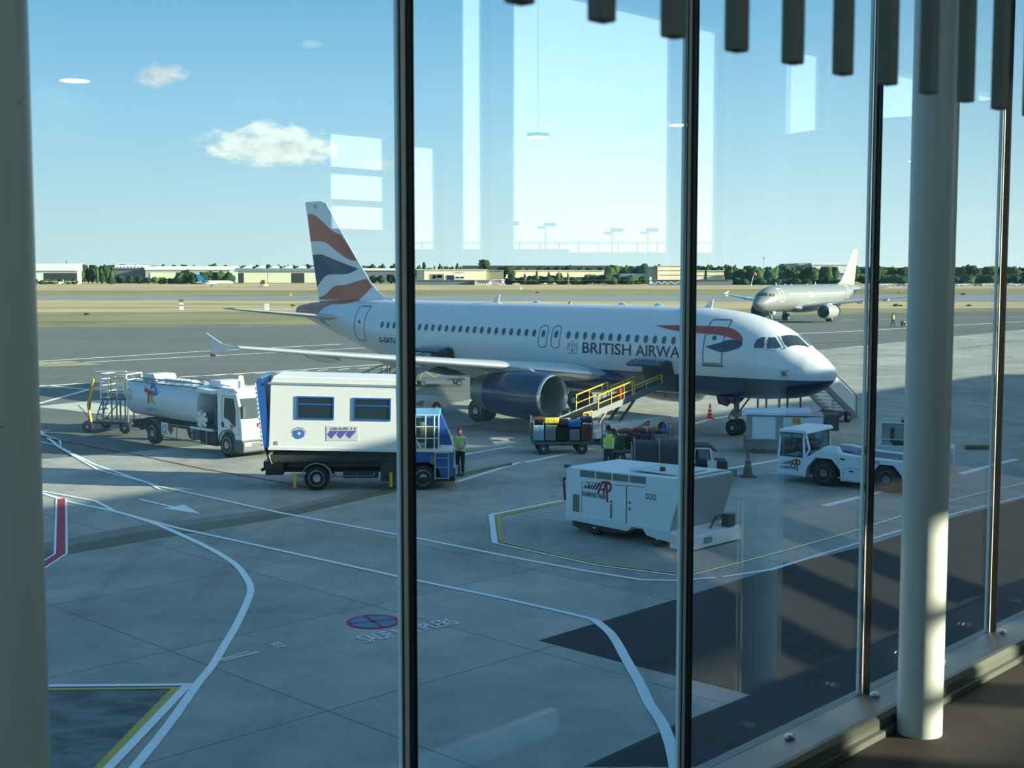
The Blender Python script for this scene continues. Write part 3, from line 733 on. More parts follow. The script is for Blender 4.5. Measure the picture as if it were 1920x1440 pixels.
        for k in range(24):
            t = 2 * math.pi * k / 24; u = Vector((0, math.cos(t), math.sin(t))); v = Vector((0, -math.sin(t), math.cos(t)))
            c0 = Vector((-ea - 1.15, ey, ez)); q.add([c0 + u * .22 + v * .03 + Vector((.05, 0, 0)), c0 + u * .82 + v * .08 + Vector((.07, 0, 0)), c0 + u * .82 - v * .08, c0 + u * .22 - v * .03], [(0, 1, 2, 3)])
        q.build('fan', GREYM, eng)
        MB().lathe([(.45, .01), (.3, .1), (.1, .2), (0, .24)], (-ea - 1.2, ey, ez), (1, 0, 0), 24).build('spinner', GREYM, eng, smooth=True)
        MB().lathe([(-3.72, .975), (-4.2, .88), (-4.7, .76), (-4.72, .70), (-4.0, .62), (-3.9, .1)], (-ea, ey, ez), (1, 0, 0), 40, cap=False).build('exhaust_nozzle', mat('nozzle_grey', (.20, .22, .22), .4, .6), eng, smooth=True)
        MB().lathe([(-3.9, .45), (-4.7, .3), (-5.1, .05)], (-ea, ey, ez), (1, 0, 0), 24).build('exhaust_cone', GREYM, eng, smooth=True)
        q = MB(); q.loft([[Vector((-a, ey + yy, z)) for a, z in ((12.0, 2.75), (12.6, 3.0), (14.0, 3.06), (17.4, 2.95), (17.2, 2.62), (15.6, 2.2), (14.0, 2.4), (12.4, 2.78))] for yy in (-.17, .17)])
        pyl = q.build('pylon', GREY, root, bevel=.05)
        q = MB(); q.lathe([(0, .10), (.02, .10)], (-15.4, ey + .17 * (-1), 2.62), (0, -1, 0), 20); q.build('pylon_roundel', WHITE, pyl)
        # horizontal stabiliser
        q = MB(); q.loft([foil(31.6, 3.9, .09, s * .35, 4.72), foil(32.5, 3.35, .09, s * 1.6, 4.87), foil(35.35, 1.35, .08, s * 6.2, 5.36)])
        stb = q.build('stabiliser', wm, root, smooth=True)
        q = MB(); q.loft([[p for p in foil(31.55, .9, .12, s * .9, 4.79)], foil(32.45, .5, .15, s * 1.8, 4.89), foil(35.3, .28, .13, s * 6.2, 5.36)]); q.build('leading_edge', lem, stb, smooth=True)
        MB().prism([(-31.9, 4.9), (-32.0, 4.45), (-33.0, 4.15), (-34.2, 4.6), (-34.2, 4.95), (-33.2, 5.15)], s * .75, s * 1.12 if False else s * 1.0, 'xz').build('root_plate', mat('root_grey', (.33, .40, .43), .4), stb)
    # fin
    fin = [(28.6, 5.88), (29.3, 6.0), (30.05, 6.38), (30.68, 6.93), (31.73, 8.11), (33.12, 9.72), (34.7, 11.66), (34.95, 11.78), (36.65, 11.8), (36.2, 9.6), (35.75, 7.34), (35.35, 5.7), (33, 5.6), (30, 5.6)]
    def finw(a, z): # half thickness
        le = np.interp(z, [5.88, 6.0, 6.38, 6.93, 8.11, 9.72, 11.66], [28.6, 29.3, 30.05, 30.68, 31.73, 33.12, 34.7]); te = np.interp(z, [5.7, 7.34, 9.6, 11.8], [35.35, 35.75, 36.2, 36.65])
        s = min(1, max(0, (a - le) / max(.1, te - le))); return max(.01, .26 * (te - le) / 6 * 4 * (.55 * math.sqrt(s) * (1 - s) + .02))
    rings = []
    for z in (5.62, 5.9, 6.05, 6.38, 6.93, 7.6, 8.11, 9, 9.72, 10.7, 11.66, 11.78):
        le = float(np.interp(z, [5.88, 6.0, 6.38, 6.93, 8.11, 9.72, 11.66, 11.78], [28.6, 29.3, 30.05, 30.68, 31.73, 33.12, 34.7, 35.0])); te = float(np.interp(z, [5.7, 7.34, 9.6, 11.8], [35.35, 35.75, 36.2, 36.65]))
        ring = []; n = 14
        xs = [0.5 * (1 - math.cos(math.pi * i / n)) for i in range(n + 1)]
        for x in xs: a = le + x * (te - le); ring.append(Vector((-a, -finw(a, z), z)))
        for x in xs[-2:0:-1]: a = le + x * (te - le); ring.append(Vector((-a, finw(a, z), z)))
        rings.append(ring)
    fo = MB().loft(rings).build('tail_fin', base, root, smooth=True)
    q = MB()
    lep = [(28.6, 5.9), (29.3, 6.02), (30.05, 6.4), (30.68, 6.95), (31.73, 8.13), (33.12, 9.74), (34.7, 11.68)]
    q.path([Vector((-a + .01, 0, z)) for a, z in lep], .045, 8); q.build('leading_edge', lem, fo, smooth=True)
    if full:
        fs_ = lambda s: (lambda a, z: Vector((-a, -s * (finw(a, z) + .012), z)))
        red1 = smooth_pts([(36.36, 11.03), (35.72, 10.98), (35.04, 10.64), (33.93, 9.97), (33.2, 9.72)], 4) + smooth_pts([(31.72, 8.18), (32.31, 8.22), (33.4, 8.69), (34.28, 9.16), (35.07, 9.35), (36.13, 9.36)], 4)
        blu = smooth_pts([(35.95, 8.53), (34.97, 8.56), (34.29, 8.34), (33.19, 7.84), (32.42, 7.66), (31.56, 7.69)], 4) + smooth_pts([(31.56, 7.69), (32.32, 7.41), (33.2, 7.36), (34.31, 7.34), (34.88, 7.12), (35.55, 6.6)], 4)[1:]
        red2 = smooth_pts([(35.38, 5.95), (34.67, 6.12), (33.76, 6.63), (32.66, 6.74), (31.57, 6.96), (30.87, 7.1)], 4) + smooth_pts([(30.38, 6.62), (31.0, 6.1), (31.6, 5.86), (33.78, 5.84), (35.35, 5.84)], 3)
        finred = mat('fin_red', (.50, .105, .06), .35, coat=.3); finblu = mat('fin_blue', (.012, .035, .12), .35, coat=.3)
        for s in (1, -1):
            mapped('red_wave', [red1], fs_(s), finred, fo, .25); mapped('blue_wave', [blu], fs_(s), finblu, fo, .25); mapped('red_wave', [red2], fs_(s), finred, fo, .25)
            tr = smooth_pts([(37.45, 5.25), (36.9, 5.45), (36.2, 5.585), (35.3, 5.655), (34.2, 5.74), (33.0, 5.80), (31.3, 5.86)], 3) + [(31.5, 5.72), (32.4, 5.6)] + smooth_pts([(33.2, 5.62), (33.9, 5.38), (34.3, 5.1), (34.75, 4.92), (36.1, 4.9), (37.4, 4.98)], 3)
            mapped('red_tail_marking', [tr], lambda a, z, s=s: surf(a, min(z, prof(a)[1] - .01), .03, s), finred, fus, .1)
            lettering('fleet_letters', 'TU', lambda u, v, s=s: Vector((-(35.75 - u if s == 1 else 35.4 + u), -s * (finw(35.5, 11.4) + .02), 11.35 + v)), .35, .22, NAVY, fo)
        ck = mat('lettering_navy', (.012, .022, .055), .4)
        for s in (1, -1):
            sg = -1
            def F(a0, z0, s=s, wd=0): return (lambda u, v: surf(a0 - u if s == 1 else a0 - wd + u, z0 + v, .014, s))
            lettering('airline_name', 'BRITISH', F(12.68, 3.57, wd=2.98) if s == 1 else F(12.68 - 3.6, 3.57, wd=2.98), 2.98, .54, ck, fus, bold=.012, step=.12)
            lettering('airline_name', 'AIRWAYS', F(9.42, 3.57, wd=3.3) if s == 1 else F(12.68, 3.57, wd=3.3), 3.34, .54, ck, fus, bold=.012, step=.12)
            lettering('registration', 'G-GATU', F(27.85, 3.54, wd=1.5), 1.5, .30, ck, fus, bold=.02, step=.12)
            red = smooth_pts([(8.51, 5.01), (7.09, 5.06), (5.8, 5.06), (4.97, 5.05), (4.43, 4.97), (4.05, 4.81), (3.79, 4.58), (3.74, 4.38)], 5) + smooth_pts([(3.75, 4.36), (4.19, 4.54), (4.82, 4.67), (5.66, 4.72), (6.96, 4.79), (7.66, 4.86), (8.51, 5.01)], 4)[:-1]
            bl_ = smooth_pts([(5.52, 4.16), (4.86, 4.34), (4.25, 4.51), (3.76, 4.42)], 4) + smooth_pts([(3.72, 4.32), (3.78, 4.2), (4.03, 4.08), (4.54, 3.94), (5.02, 4.0), (5.5, 4.15)], 4)
            mapped('red_ribbon', [red], lambda a, z, s=s: surf(a, z, .016, s), mat('ribbon_red', (.45, .05, .03), .35, coat=.3), fus, .12)
            mapped('blue_ribbon', [bl_], lambda a, z, s=s: surf(a, z, .018, s), NAVY, fus, .12)
            # crest: shield with supporters in thin strokes
            cr = []
            for L_ in ([(13.5, 4.0), (13.5, 3.78), (13.34, 3.62), (13.18, 3.78), (13.18, 4.0)], [(13.5, 4.0), (13.18, 4.0)], [(13.34, 4.0), (13.34, 3.64)], [(13.6, 3.65), (13.66, 3.85), (13.58, 4.0), (13.64, 4.08)], [(13.08, 3.65), (13.0, 3.85), (13.08, 4.0), (13.02, 4.08)], [(13.62, 3.56), (13.34, 3.52), (13.06, 3.56)], [(13.44, 4.06), (13.34, 4.14), (13.24, 4.06)], [(13.6, 3.9), (13.5, 3.86)], [(13.08, 3.9), (13.18, 3.86)]):
                cr += stripe_polys(L_, .022)
            mapped('crest', cr, lambda a, z, s=s: surf(a, z, .014, s), ck, fus)
    # cabin windows
    wins = [13.65 - .53 * k for k in range(13)] + [15.93 + .53 * k for k in range(23)] + [14.46, 15.31]
    wgm = mat('cabin_glass', (.05, .075, .10), .12, spec=.7); wfm = mat('window_surround', (.45, .50, .54), .4)
    wm0 = {}
    for s in (1, -1) if full else (1, -1):
        for a in sorted(wins):
            z = 4.36 + .18 * max(0, (a - 7)) / 21
            P = [(a + .115 * math.cos(t) * abs(math.cos(t)) ** -.15 if abs(math.cos(t)) > .01 else a, z + .175 * math.sin(t)) for t in [2 * math.pi * i / 20 for i in range(20)]]
            if full:
                o = mapped('cabin_window', [P], lambda u, v, s=s: surf(u, v, .016, s), wgm, fus)
                if s == 1: mapped('window_surround', stripe_polys(P, .035, True), lambda u, v, s=s: surf(u, v, .012, s), wfm, o)
        if not full:
            P = [[(a - .1, 4.3), (a + .1, 4.3), (a + .1, 4.6), (a - .1, 4.6)] for a in wins]
            mapped('window_row', P, lambda u, v, s=s: surf(u, v, .02, s), mat('blanked_window', (.46, .48, .47), .4), fus)
    # doors and hatches as outlines in the skin
    dm = mat('door_outline', (.10, .13, .16), .5) if full else mat('door_outline_white', (.75, .77, .75), .5)
    def outline(nm, pts, wd, s, m=dm, rad=0, off=.014):
        return mapped(nm, stripe_polys(pts, wd, True), lambda u, v: surf(u, v, off, s), m, fus, .2)
    def rr(a, z, w_, h_, r=.12):
        P = []
        for cx_, cz_, t0 in ((a + w_ / 2 - r, z + h_ - r, 0), (a - w_ / 2 + r, z + h_ - r, 90), (a - w_ / 2 + r, z + r, 180), (a + w_ / 2 - r, z + r, 270)):
            for k in range(4): t = R(t0 + 30 * k); P.append((cx_ + r * math.cos(t), cz_ + r * math.sin(t)))
        return P
    dwid = .05 if full else .08
    for s in (1, -1):
        for a, dz in ((5.14, 0), (29.75, .18)):
            d = outline('door', rr(a, 3.40 + dz, .98, 1.95), dwid, s)
            if full:
                mapped('door_window', [[(a + .1 * math.cos(t), 4.55 + dz * .5 + .1 * math.sin(t)) for t in [2 * math.pi * i / 14 for i in range(14)]]], lambda u, v, s=s: surf(u, v, .02, s), wgm, d)
                if a < 10: mapped('door_seal', stripe_polys([(a + .56, 3.36), (a + .5, 3.31), (a - .5, 3.31), (a - .56, 3.36)], .08), lambda u, v, s=s: surf(u, v, .02, s), DGREY, d)
        for a in (14.46, 15.31): outline('overwing_exit', rr(a, 3.76 if full else 3.9, .56, 1.07 if full else .8, .2), .04 if full else .1, s)
    # cockpit windows
    cw = [[(3.19, 4.14), (3.19, 4.40), (3.10, 4.58), (2.98, 4.66), (2.80, 4.66), (2.70, 4.14)], [(2.62, 4.14), (2.74, 4.66), (2.42, 4.64), (2.0, 4.22), (2.2, 4.13)], [(2.33, 4.66), (1.93, 4.62), (1.36, 4.22), (1.86, 4.20)]]
    ckm = mat('cockpit_glass', (.03, .045, .05), .05, spec=.9)
    for s in (1, -1):
        for k, P in enumerate(cw[:2]):
            o = mapped('cockpit_window', [P], lambda u, v, s=s: surf(u, v, .02, s), ckm, fus, .15)
            mapped('window_frame', stripe_polys(P, .05, True), lambda u, v, s=s: surf(u, v, .022, s), base, o, .2)
        # front pane wraps towards the centre line
        def fp(u, v, s=s):
            # u 0 outer .. 1 centre, v 0 bottom .. 1 top ; follows the windshield slope
            a = (1.86 * (1 - v) + 2.33 * v) * (1 - u) + (1.28 * (1 - v) + 1.90 * v) * u
            h, t, b = prof(a); zc = (t + b) / 2; hh = (t - b) / 2
            th0 = math.acos(max(-1, min(1, ((4.20 if v < .5 else 4.66) - zc) / hh)))
            z0 = (4.20 * (1 - v) + 4.66 * v)
            ao = 1.86 * (1 - v) + 2.33 * v; h0, t0, b0 = prof(ao); zc0 = (t0 + b0) / 2; hh0 = (t0 - b0) / 2
            th = math.acos(max(-1, min(1, (z0 - zc0) / hh0))) * (1 - u) + .03 * u
            # centre: place on the crown line where its height fits the pane
            y = h * math.sin(th); z = zc + hh * math.cos(th)
            return Vector((-a + .02, -s * y, z + .02))
        g = [[(i / 6, j / 4), ((i + 1) / 6, j / 4), ((i + 1) / 6, (j + 1) / 4), (i / 6, (j + 1) / 4)] for i in range(6) for j in range(4)]
        o = mapped('windshield', g, fp, ckm, fus)
        mapped('window_frame', [[(0, 0), (0, -.07), (1, -.07), (1, 0)], [(0, 1), (1, 1), (1, 1.07), (0, 1.07)], [(-.07, -.07), (0, -.07), (0, 1.07), (-.07, 1.07)], [(.95, 0), (1, 0), (1, 1), (.95, 1)]], lambda u, v: fp(u, v) + Vector((.01, 0, .01)), base, o)
    # small fittings
    for a, z, h_ in ((20.2, 5.88, .42), (6.5, 5.84, .40)):
        MB().prism([(-a, z), (-a - .38, z), (-a - .28, z + h_), (-a - .12, z + h_)] if False else [(-a, z), (-a - .42, z), (-a - .1 + .0, z + h_), (-a + .08, z + h_)], -.02, .02, 'xz').build('antenna', base, root)
    for a in (9.6, 11.8, 17.5): MB().lathe([(-.25, .01), (-.1, .09), (.1, .09), (.25, .01)], (-a, 0, 5.92), (1, 0, 0), 10).build('roof_light', base, root, smooth=True)
    if full:
        MB().lathe([(-.02, .09), (.08, .07), (.12, .01)], (-15.2, 0, 5.9), (0, 0, 1), 12).build('beacon', RED, root, smooth=True)
        P = [(1.96, 3.28), (1.56, 3.28), (1.57, 2.9), (1.97, 2.9)]
        for s in (1, -1):
            hp = mapped('static_plate', [P], lambda u, v, s=s: surf(u, v, .012, s), mat('plate_grey', (.50, .56, .58), .4), fus)
            mapped('static_port', [[(1.88, 3.18), (1.68, 3.18), (1.68, 2.99), (1.88, 2.99)]], lambda u, v, s=s: surf(u, v, .018, s), DGREY, hp)
        # open hold doors on the starboard side
        for a, wd in ((8.25, 1.82), (22.65, 1.85)):
            zt = 3.38 if a < 10 else 3.42
            op = rr(a, 1.95, wd, zt - 1.95, .15)
            h_ = mapped('hold_opening', [op], lambda u, v: surf(u, v, .02, 1), BLK, fus, .15)
            q = MB(); rings = []
            for i in range(9):
                t = i / 8; u = a - wd / 2 + wd * t
                rings.append([Vector((-u, -1.95 - .0, zt + .0)), Vector((-u, -2.35, zt + .10)), Vector((-u, -2.9, zt - .02)), Vector((-u, -3.05, zt - .12)), Vector((-u, -3.0, zt - .2)), Vector((-u, -2.35, zt + .0)), Vector((-u, -1.95, zt - .10))])
            q.loft(rings); dr = q.build('hold_door', NAVY, root, smooth=True)
            q = MB()
            for i in range(6): q.box((-(a - wd / 2 + .15 + i * .3), -2.9, zt - .15), (.06, .12, .1))
            q.build('door_latch', BLK, dr)
            # canvas hood of the loader against the opening is part of the loader
    # landing gear
    tm = mat('gear_grey', (.22, .25, .26), .45, .4)
    ng = MB(); ng.tube((-5.07, 0, 2.1), (-5.07, 0, .9), .13, 12); ng.tube((-5.07, 0, .95), (-5.07, 0, .38), .085, 12); ng.tube((-5.07, -.32, .38), (-5.07, .32, .38), .06, 10)
    ng.tube((-4.2, 0, 2.0), (-5.05, 0, .95), .045, 8); ng.box((-5.07, 0, 1.0), (.3, .4, .25)); ng.path([(-5.25, 0, 1.2), (-5.5, 0, .8), (-5.15, 0, .5)], .035)
    nl = ng.build('nose_gear_leg', tm, root)
    for y in (-.24, .24): wheel(nl, (-5.07, y, .38), .38, .21)
    for y in (-.42, .42): MB().prism([(-4.75, 1.85), (-5.9, 1.85), (-5.8, 1.45), (-5.3, 1.35)], y - .015, y + .015, 'xz').build('gear_door', NAVY if full else GREY, root)
    for s in (-1, 1):
        q = MB(); q.tube((-17.71, s * 3.8, 2.7), (-17.71, s * 3.8, .57), .14, 12); q.tube((-17.71, s * 3.4, .57), (-17.71, s * 4.2, .57), .08, 10); q.tube((-17.6, s * 2.0, 2.4), (-17.71, s * 3.75, 1.4), .07, 8)
        ml = q.build('main_gear_leg', tm, root)
        for y in (-.31, .31): wheel(ml, (-17.71, s * 3.8 + y, .575), .575, .40)
        MB().box((-17.7, s * 4.12, 1.9), (1.1, .04, 1.5)).build('gear_door', NAVY if full else GREY, root)
    return root

PSI = -0.7517
plane = airliner('airliner', 'large white and navy airliner parked nose right with red and blue striped tail', (14.05, 57.65, .02), PSI)
hd2 = math.atan2(-.785, -.62)
mid = G(1514, 602)
n2 = mid + Vector((math.cos(hd2), math.sin(hd2), 0)) * 17.7 * .95
plane2 = airliner('airliner', 'distant plain grey airliner taxiing nose left beyond the parked one', (n2.x, n2.y, 0), hd2, .95, full=False)

# ------------------------------------------------------------------ ground vehicles
# --- fuel tanker (x forward, near side = -y)
def tanker():
    c = G(287, 834); hdg = math.atan2(-.70, .714)
    st = Vector((math.sin(hdg), -math.cos(hdg), 0))
    o = c - st * 1.12
    t = thing('tanker_truck', 'white fuel tanker truck with a lit orange beacon on its cab', 'truck', (o.x, o.y, .02), hdg)
    tw = mat('tank_white', (.62, .68, .71), .28, var=.05, coat=.4)
    MB().bb((-1.7, -.45, .75), (6.6, .45, 1.0)).bb((-1.9, -1.0, .62), (-1.7, 1.0, .95)).build('chassis', DK, t)
    # tank body: rounded rectangle section lofted
    def sec(x, wd, z0, z1, k=.62):
        P = []
        for i in range(32):
            a = 2 * math.pi * i / 32; ca, sa = math.cos(a), math.sin(a)
            P.append(Vector((x, wd * math.copysign(abs(ca) ** k, ca), (z0 + z1) / 2 + (z1 - z0) / 2 * math.copysign(abs(sa) ** (k + .15), sa))))
        return P
    tk = MB().loft([sec(-2.25, .85, 1.35, 2.45), sec(-2.2, 1.08, 1.2, 2.62), sec(-2.05, 1.2, 1.1, 2.72), sec(3.55, 1.2, 1.1, 2.72), sec(3.62, 1.16, 1.14, 2.70), sec(3.66, 1.0, 1.25, 2.6)]).build('tank', tw, t, smooth=True)
    MB().loft([sec(-2.29, .8, 1.4, 2.4), sec(-2.24, .86, 1.34, 2.46)]).build('tank_end', tw, tk, smooth=True)
    # front compartment: roof canopy, side cut open with hose reel
    MB().prism([(3.6, 2.72), (4.95, 2.62), (4.95, 2.5), (3.6, 2.5)], -1.18, 1.18, 'xz').build('pump_bay_roof', tw, t, bevel=.04)
    MB().bb((3.62, .2, 1.0), (4.95, 1.15, 2.55)).build('pump_bay_wall', GREY, t)
    q = MB().bb((3.6, -1.1, .95), (4.95, 1.1, 1.02))
    for i in range(5): q.tube((4.1 + .16 * i, -.6 + .1 * (i % 2), 1.02), (4.1 + .16 * i, -.5, 2.3), .045, 8)
    q.box((4.5, -.5, 1.5), (.5, .5, .7)); q.build('pump_pipes', mat('pump_green', (.10, .16, .15), .5), t)
    rl = MB(); rl.lathe([(-.42, .36), (-.42, .38), (-.4, .2), (.3, .2), (.32, .38)], (4.0, -.72, 1.42), (0, 1, 0), 24); rl.build('hose_reel', DGREY, t, smooth=True)
    q = MB()
    for k in range(8): a = k * math.pi / 4; q.bar((4.0, -1.17, 1.42), (4.0 + .40 * math.cos(a), -1.17, 1.42 + .40 * math.sin(a)), .035, .16)
    q.lathe([(0, .14), (.04, .14)], (4.0, -1.2, 1.42), (0, 1, 0), 16); q.build('reel_spokes', WHITE, t)
    # deck on top: rails, hatches
    q = MB()
    for y in (-.62, .62): q.path([(-2.1, y, 2.80), (3.3, y, 2.80)], .035, 8)
    for x in np.linspace(-2.0, 3.2, 9):
        q.tube((x, -.95, 2.62), (x, -.62, 2.80), .02, 6); q.tube((x, .95, 2.62), (x, .62, 2.80), .02, 6)
    q.path([(-2.1, -.95, 2.66), (3.3, -.95, 2.66)], .03, 8); q.build('top_rail', GREYM, t)
    q = MB()
    for x in (-.3, .1, .5, .9, 1.3, 1.7): q.lathe([(0, .2), (.1, .2), (.14, .1), (.16, .02)], (x, -.1, 2.71), (0, 0, 1), 16)
    q.build('manhole_lids', WHITE, t)
    for x0 in (-1.75, 3.5):
        q = MB(); q.prism([(x0, 2.7), (x0 + .18, 3.0), (x0 + .95, 3.0), (x0 + 1.15, 2.7)], -.55, .55, 'xz'); q.build('roof_pod', WHITE, t, bevel=.04)
    MB().path([(4.5, -.5, 2.6), (4.55, -.5, 2.85), (5.1, -.45, 2.78), (5.15, -.45, 2.6)], .03).build('exhaust_pipe', STEEL, t)
    # emblem on tank side and on the door
    def emblem(par, x0, z0, s, y):
        f = lambda u, v: (x0 + u * s, y, z0 + v * s)
        mapped('emblem_red', stripe_polys([(0, .75), (.45, .62), (.8, .58)], .2) + stripe_polys([(.30, .62), (.34, .1)], .13), f, RED, par)
        mapped('emblem_blue', stripe_polys([(.78, .55), (.98, .62), (1.0, .8), (.86, .96), (.66, .92), (.56, .78)], .16), f, mat('emblem_blue_paint', (.02, .15, .50), .4), par)
        mapped('emblem_green', stripe_polys([(.55, .5), (.6, .25), (.85, .12)], .13), f, mat('emblem_green_paint', (.30, .50, .04), .4), par)
        mapped('emblem_text', [[(.05, -.2), (.95, -.2), (.95, -.12), (.05, -.12)]], f, GREY, par)
    emblem(tk, -.45, 1.70, .95, -1.215)
    mapped('round_mark', stripe_polys([(-1.75 + .17 * math.cos(a), 2.08 + .24 * math.sin(a)) for a in np.linspace(0, 6.0, 16)], .025, True) + stripe_polys([(-1.8, 1.95), (-1.75, 2.2), (-1.7, 1.95)], .03), lambda u, v: (u, -1.215, v), DGREY, tk)
    # cab
    cb = MB(); CABP = [(5.05, .62), (5.05, 2.55), (5.25, 2.72), (6.45, 2.62), (6.72, 1.85), (6.82, .95), (6.8, .55), (6.35, .55), (6.25, .95), (5.95, 1.12), (5.6, 1.05), (5.38, .8), (5.3, .62)]
    cab = cb.prism(CABP, -1.12, 1.12, 'xz').build('cab', WHITE, t, bevel=.05)
    MB().prism([(4.95, 2.45), (5.1, 2.8), (6.1, 2.8), (6.4, 2.66), (6.3, 2.55)], -1.0, 1.0, 'xz').build('roof_spoiler', WHITE, t, bevel=.04)
    dr = mapped('door_window', [[(5.55, 1.62), (5.62, 2.42), (6.28, 2.42), (6.4, 1.95), (6.38, 1.28), (6.1, 1.4), (5.85, 1.55)]], lambda u, v: (u, -1.13, v), DGL, cab)
    mapped('door_outline', stripe_polys([(5.4, 1.25), (5.42, 2.5), (6.42, 2.5), (6.56, 1.9), (6.6, .98), (6.3, .98), (6.0, 1.2)], .022, True), lambda u, v: (u, -1.128, v), GREY, cab)
    MB().bb((5.42, -1.16, 1.22), (5.55, -1.13, 1.42)).build('door_handle', BLK, cab)
    emblem(cab, 5.98, 1.12, .27, -1.135)
    ws = MB(); P = [(6.50, 2.45), (6.735, 1.72)]
    q = MB(); q.add([(6.56, -.98, 2.43), (6.56, .98, 2.43), (6.80, 1.02, 1.62), (6.80, -1.02, 1.62), (6.50, -.98, 2.43), (6.50, .98, 2.43), (6.735, 1.02, 1.70), (6.735, -1.02, 1.70)], [(0, 1, 2, 3), (7, 6, 5, 4), (0, 4, 5, 1), (2, 6, 7, 3), (1, 5, 6, 2), (0, 3, 7, 4)])
    q.build('windshield', DGL, cab)
    q = MB(); q.box((6.78, -1.0, 1.9), (.12, .16, .5)); q.box((6.7, 1.22, 1.9), (.12, .16, .5)); q.build('mirror', BLK, cab)
    MB().bb((6.80, -.35, 1.25), (6.84, .35, 1.42)).build('name_badge', RED, cab)
    MB().prism([(6.3, .28), (6.3, .75), (6.78, .78), (6.98, .7), (6.98, .3), (6.85, .25)], -1.18, 1.18, 'xz').build('bumper', mat('bumper_shade_grey', (.075, .09, .09), .5), t, bevel=.05)  # building shadow on the bumper is put into its dark colour
    for y in (-.95, .95): MB().box((6.98, y, .62), (.05, .28, .14)).build('headlight', mat('lamp_lit', (.9, .85, .7), .3, emit=(1, .85, .6, 2)), t)
    MB().lathe([(0, .13), (.32, .13)], (5.9, -.5, 2.78), (0, 0, 1), 16).build('beacon_post', WHITE, t)
    MB().lathe([(0, .1), (.15, .1), (.2, .05)], (5.9, -.5, 3.1), (0, 0, 1), 16).build('beacon', mat('beacon_lit', (.9, .35, .05), .3, emit=(1, .42, .08, 12)), t, smooth=True)
    # side gear
    q = MB(); q.path([(.75, -1.15, .42), (4.4, -1.15, .42)], .03); q.path([(.75, -1.15, 1.0), (3.3, -1.15, 1.0)], .03)
    for x in (.8, 2.0, 3.2, 4.3): q.tube((x, -1.15, .42), (x, -1.15, 1.0), .03, 6)
    q.build('side_guard', GREYM, t)
    MB().bb((3.7, -1.1, .35), (4.9, -.5, .92)).build('fuel_box', BLK, t, bevel=.06)
    MB().bb((3.0, -1.05, .5), (3.6, -.4, .9)).build('side_box', DGREY, t)
    MB().bb((3.1, -1.19, .96), (4.75, -1.1, 1.06)).build('side_step', OFFW, t)
    hz = MB().bb((.85, -1.2, .55), (1.35, -1.18, 1.05)).build('hazard_board', WHITE, t)
    mapped('hazard_diamond', [[(1.45, .8), (1.7, .55), (1.95, .8), (1.7, 1.05)]], lambda u, v: (u - .1, -1.2, v), mat('diamond_brown', (.35, .10, .08), .6), hz)
    mapped('hazard_ring', stripe_polys([(1.1 + .15 * math.cos(a), .78 + .17 * math.sin(a)) for a in np.linspace(0, 6, 12)], .035, True), lambda u, v: (u, -1.205, v), DGREY, hz)
    for x in (0, 5.75):
        for y in (-1.0, 1.0): wheel(t, (x, y, .5), .5, .30)
        for sgn in (-1,):
            q = MB()
            for i in range(12):
                a0, a1 = math.pi * i / 12, math.pi * (i + 1) / 12
                q.bar((x + .6 * math.cos(a0), -1.0, .5 + .6 * math.sin(a0)), (x + .6 * math.cos(a1), -1.0, .5 + .6 * math.sin(a1)), .34, .03)
            q.build('mudguard', DGREY, t)
    return t
tanker()

# --- wheeled maintenance platform behind the tanker
def platform():
    c = G(215, 812); t = thing('maintenance_platform', 'white railed work platform on wheels behind the tanker truck', 'work platform', (c.x - .1, c.y + .6, .02), R(-14))
    q = MB().bb((-1.1, -.75, .42), (1.2, .75, .52)); q.path([(-1.0, -.7, .5), (-.9, -.7, 1.6)], .04)
    q.build('deck_frame', DK, t)
    q = MB().bb((-.35, -.7, 1.55), (1.05, .7, 1.64)); q.bb((.15, -.72, 1.64), (1.05, -.68, 1.78)); q.build('platform_deck', BLUE, t)
    q = MB()
    for x in (-.35, .05, .5, 1.0):
        for y in (-.7, .7): q.tube((x, y, 1.6), (x, y, 2.75), .035, 6)
    for z in (2.75, 2.5, 2.2, 1.9):
        for y in (-.7, .7): q.tube((-.35, y, z), (1.0, y, z), .03, 6)
        for x in (-.35, 1.0): q.tube((x, -.7, z), (x, .7, z), .03, 6)
    q.path([(-.6, -.7, 2.85), (1.0, -.7, 2.9)], .04); q.build('guard_rail', WHITE, t)
    MB().path([(.2, -.72, 1.7), (.2, -.72, 2.6), (.95, -.72, 2.6), (.95, -.72, 1.7), (.2, -.72, 1.7)], .03).build('gate', YEL, t)
    q = MB()
    for x in (-.3, .15, .6, 1.0):
        for y in (-.6, .6): q.tube((x, y, .5), (x, y, 1.6), .04, 6)
    q.tube((-.3, -.6, .55), (.6, -.6, 1.5), .025, 6); q.build('support', GREYM, t)
    q = MB()
    for y in (-.6, -.1): q.bar((-.75, y, .5), (-.3, y, 1.6), .05, .05)
    for k in range(5): q.bb((-.72 + .09 * k, -.6, .62 + .22 * k), (-.52 + .09 * k, -.1, .66 + .22 * k))
    q.build('ladder', GREYM, t)
    q = MB(); q.path([(-.85, -.75, .5), (-1.0, -.75, 1.3), (-.8, -.75, 1.9), (-.68, -.75, 2.45)], .06, 8); q.lathe([(0, .08), (.14, .08)], (-.68, -.75, 2.4), (0, 0, 1), 10); q.build('jack_post', YEL, t)
    MB().path([(-1.1, -.3, .5), (-1.6, -.6, 1.25)], .02).build('tow_handle', GREYM, t)
    for x in (-1.0, .95):
        for y in (-.8, .8): wheel(t, (x, y, .28), .28, .14)
platform()

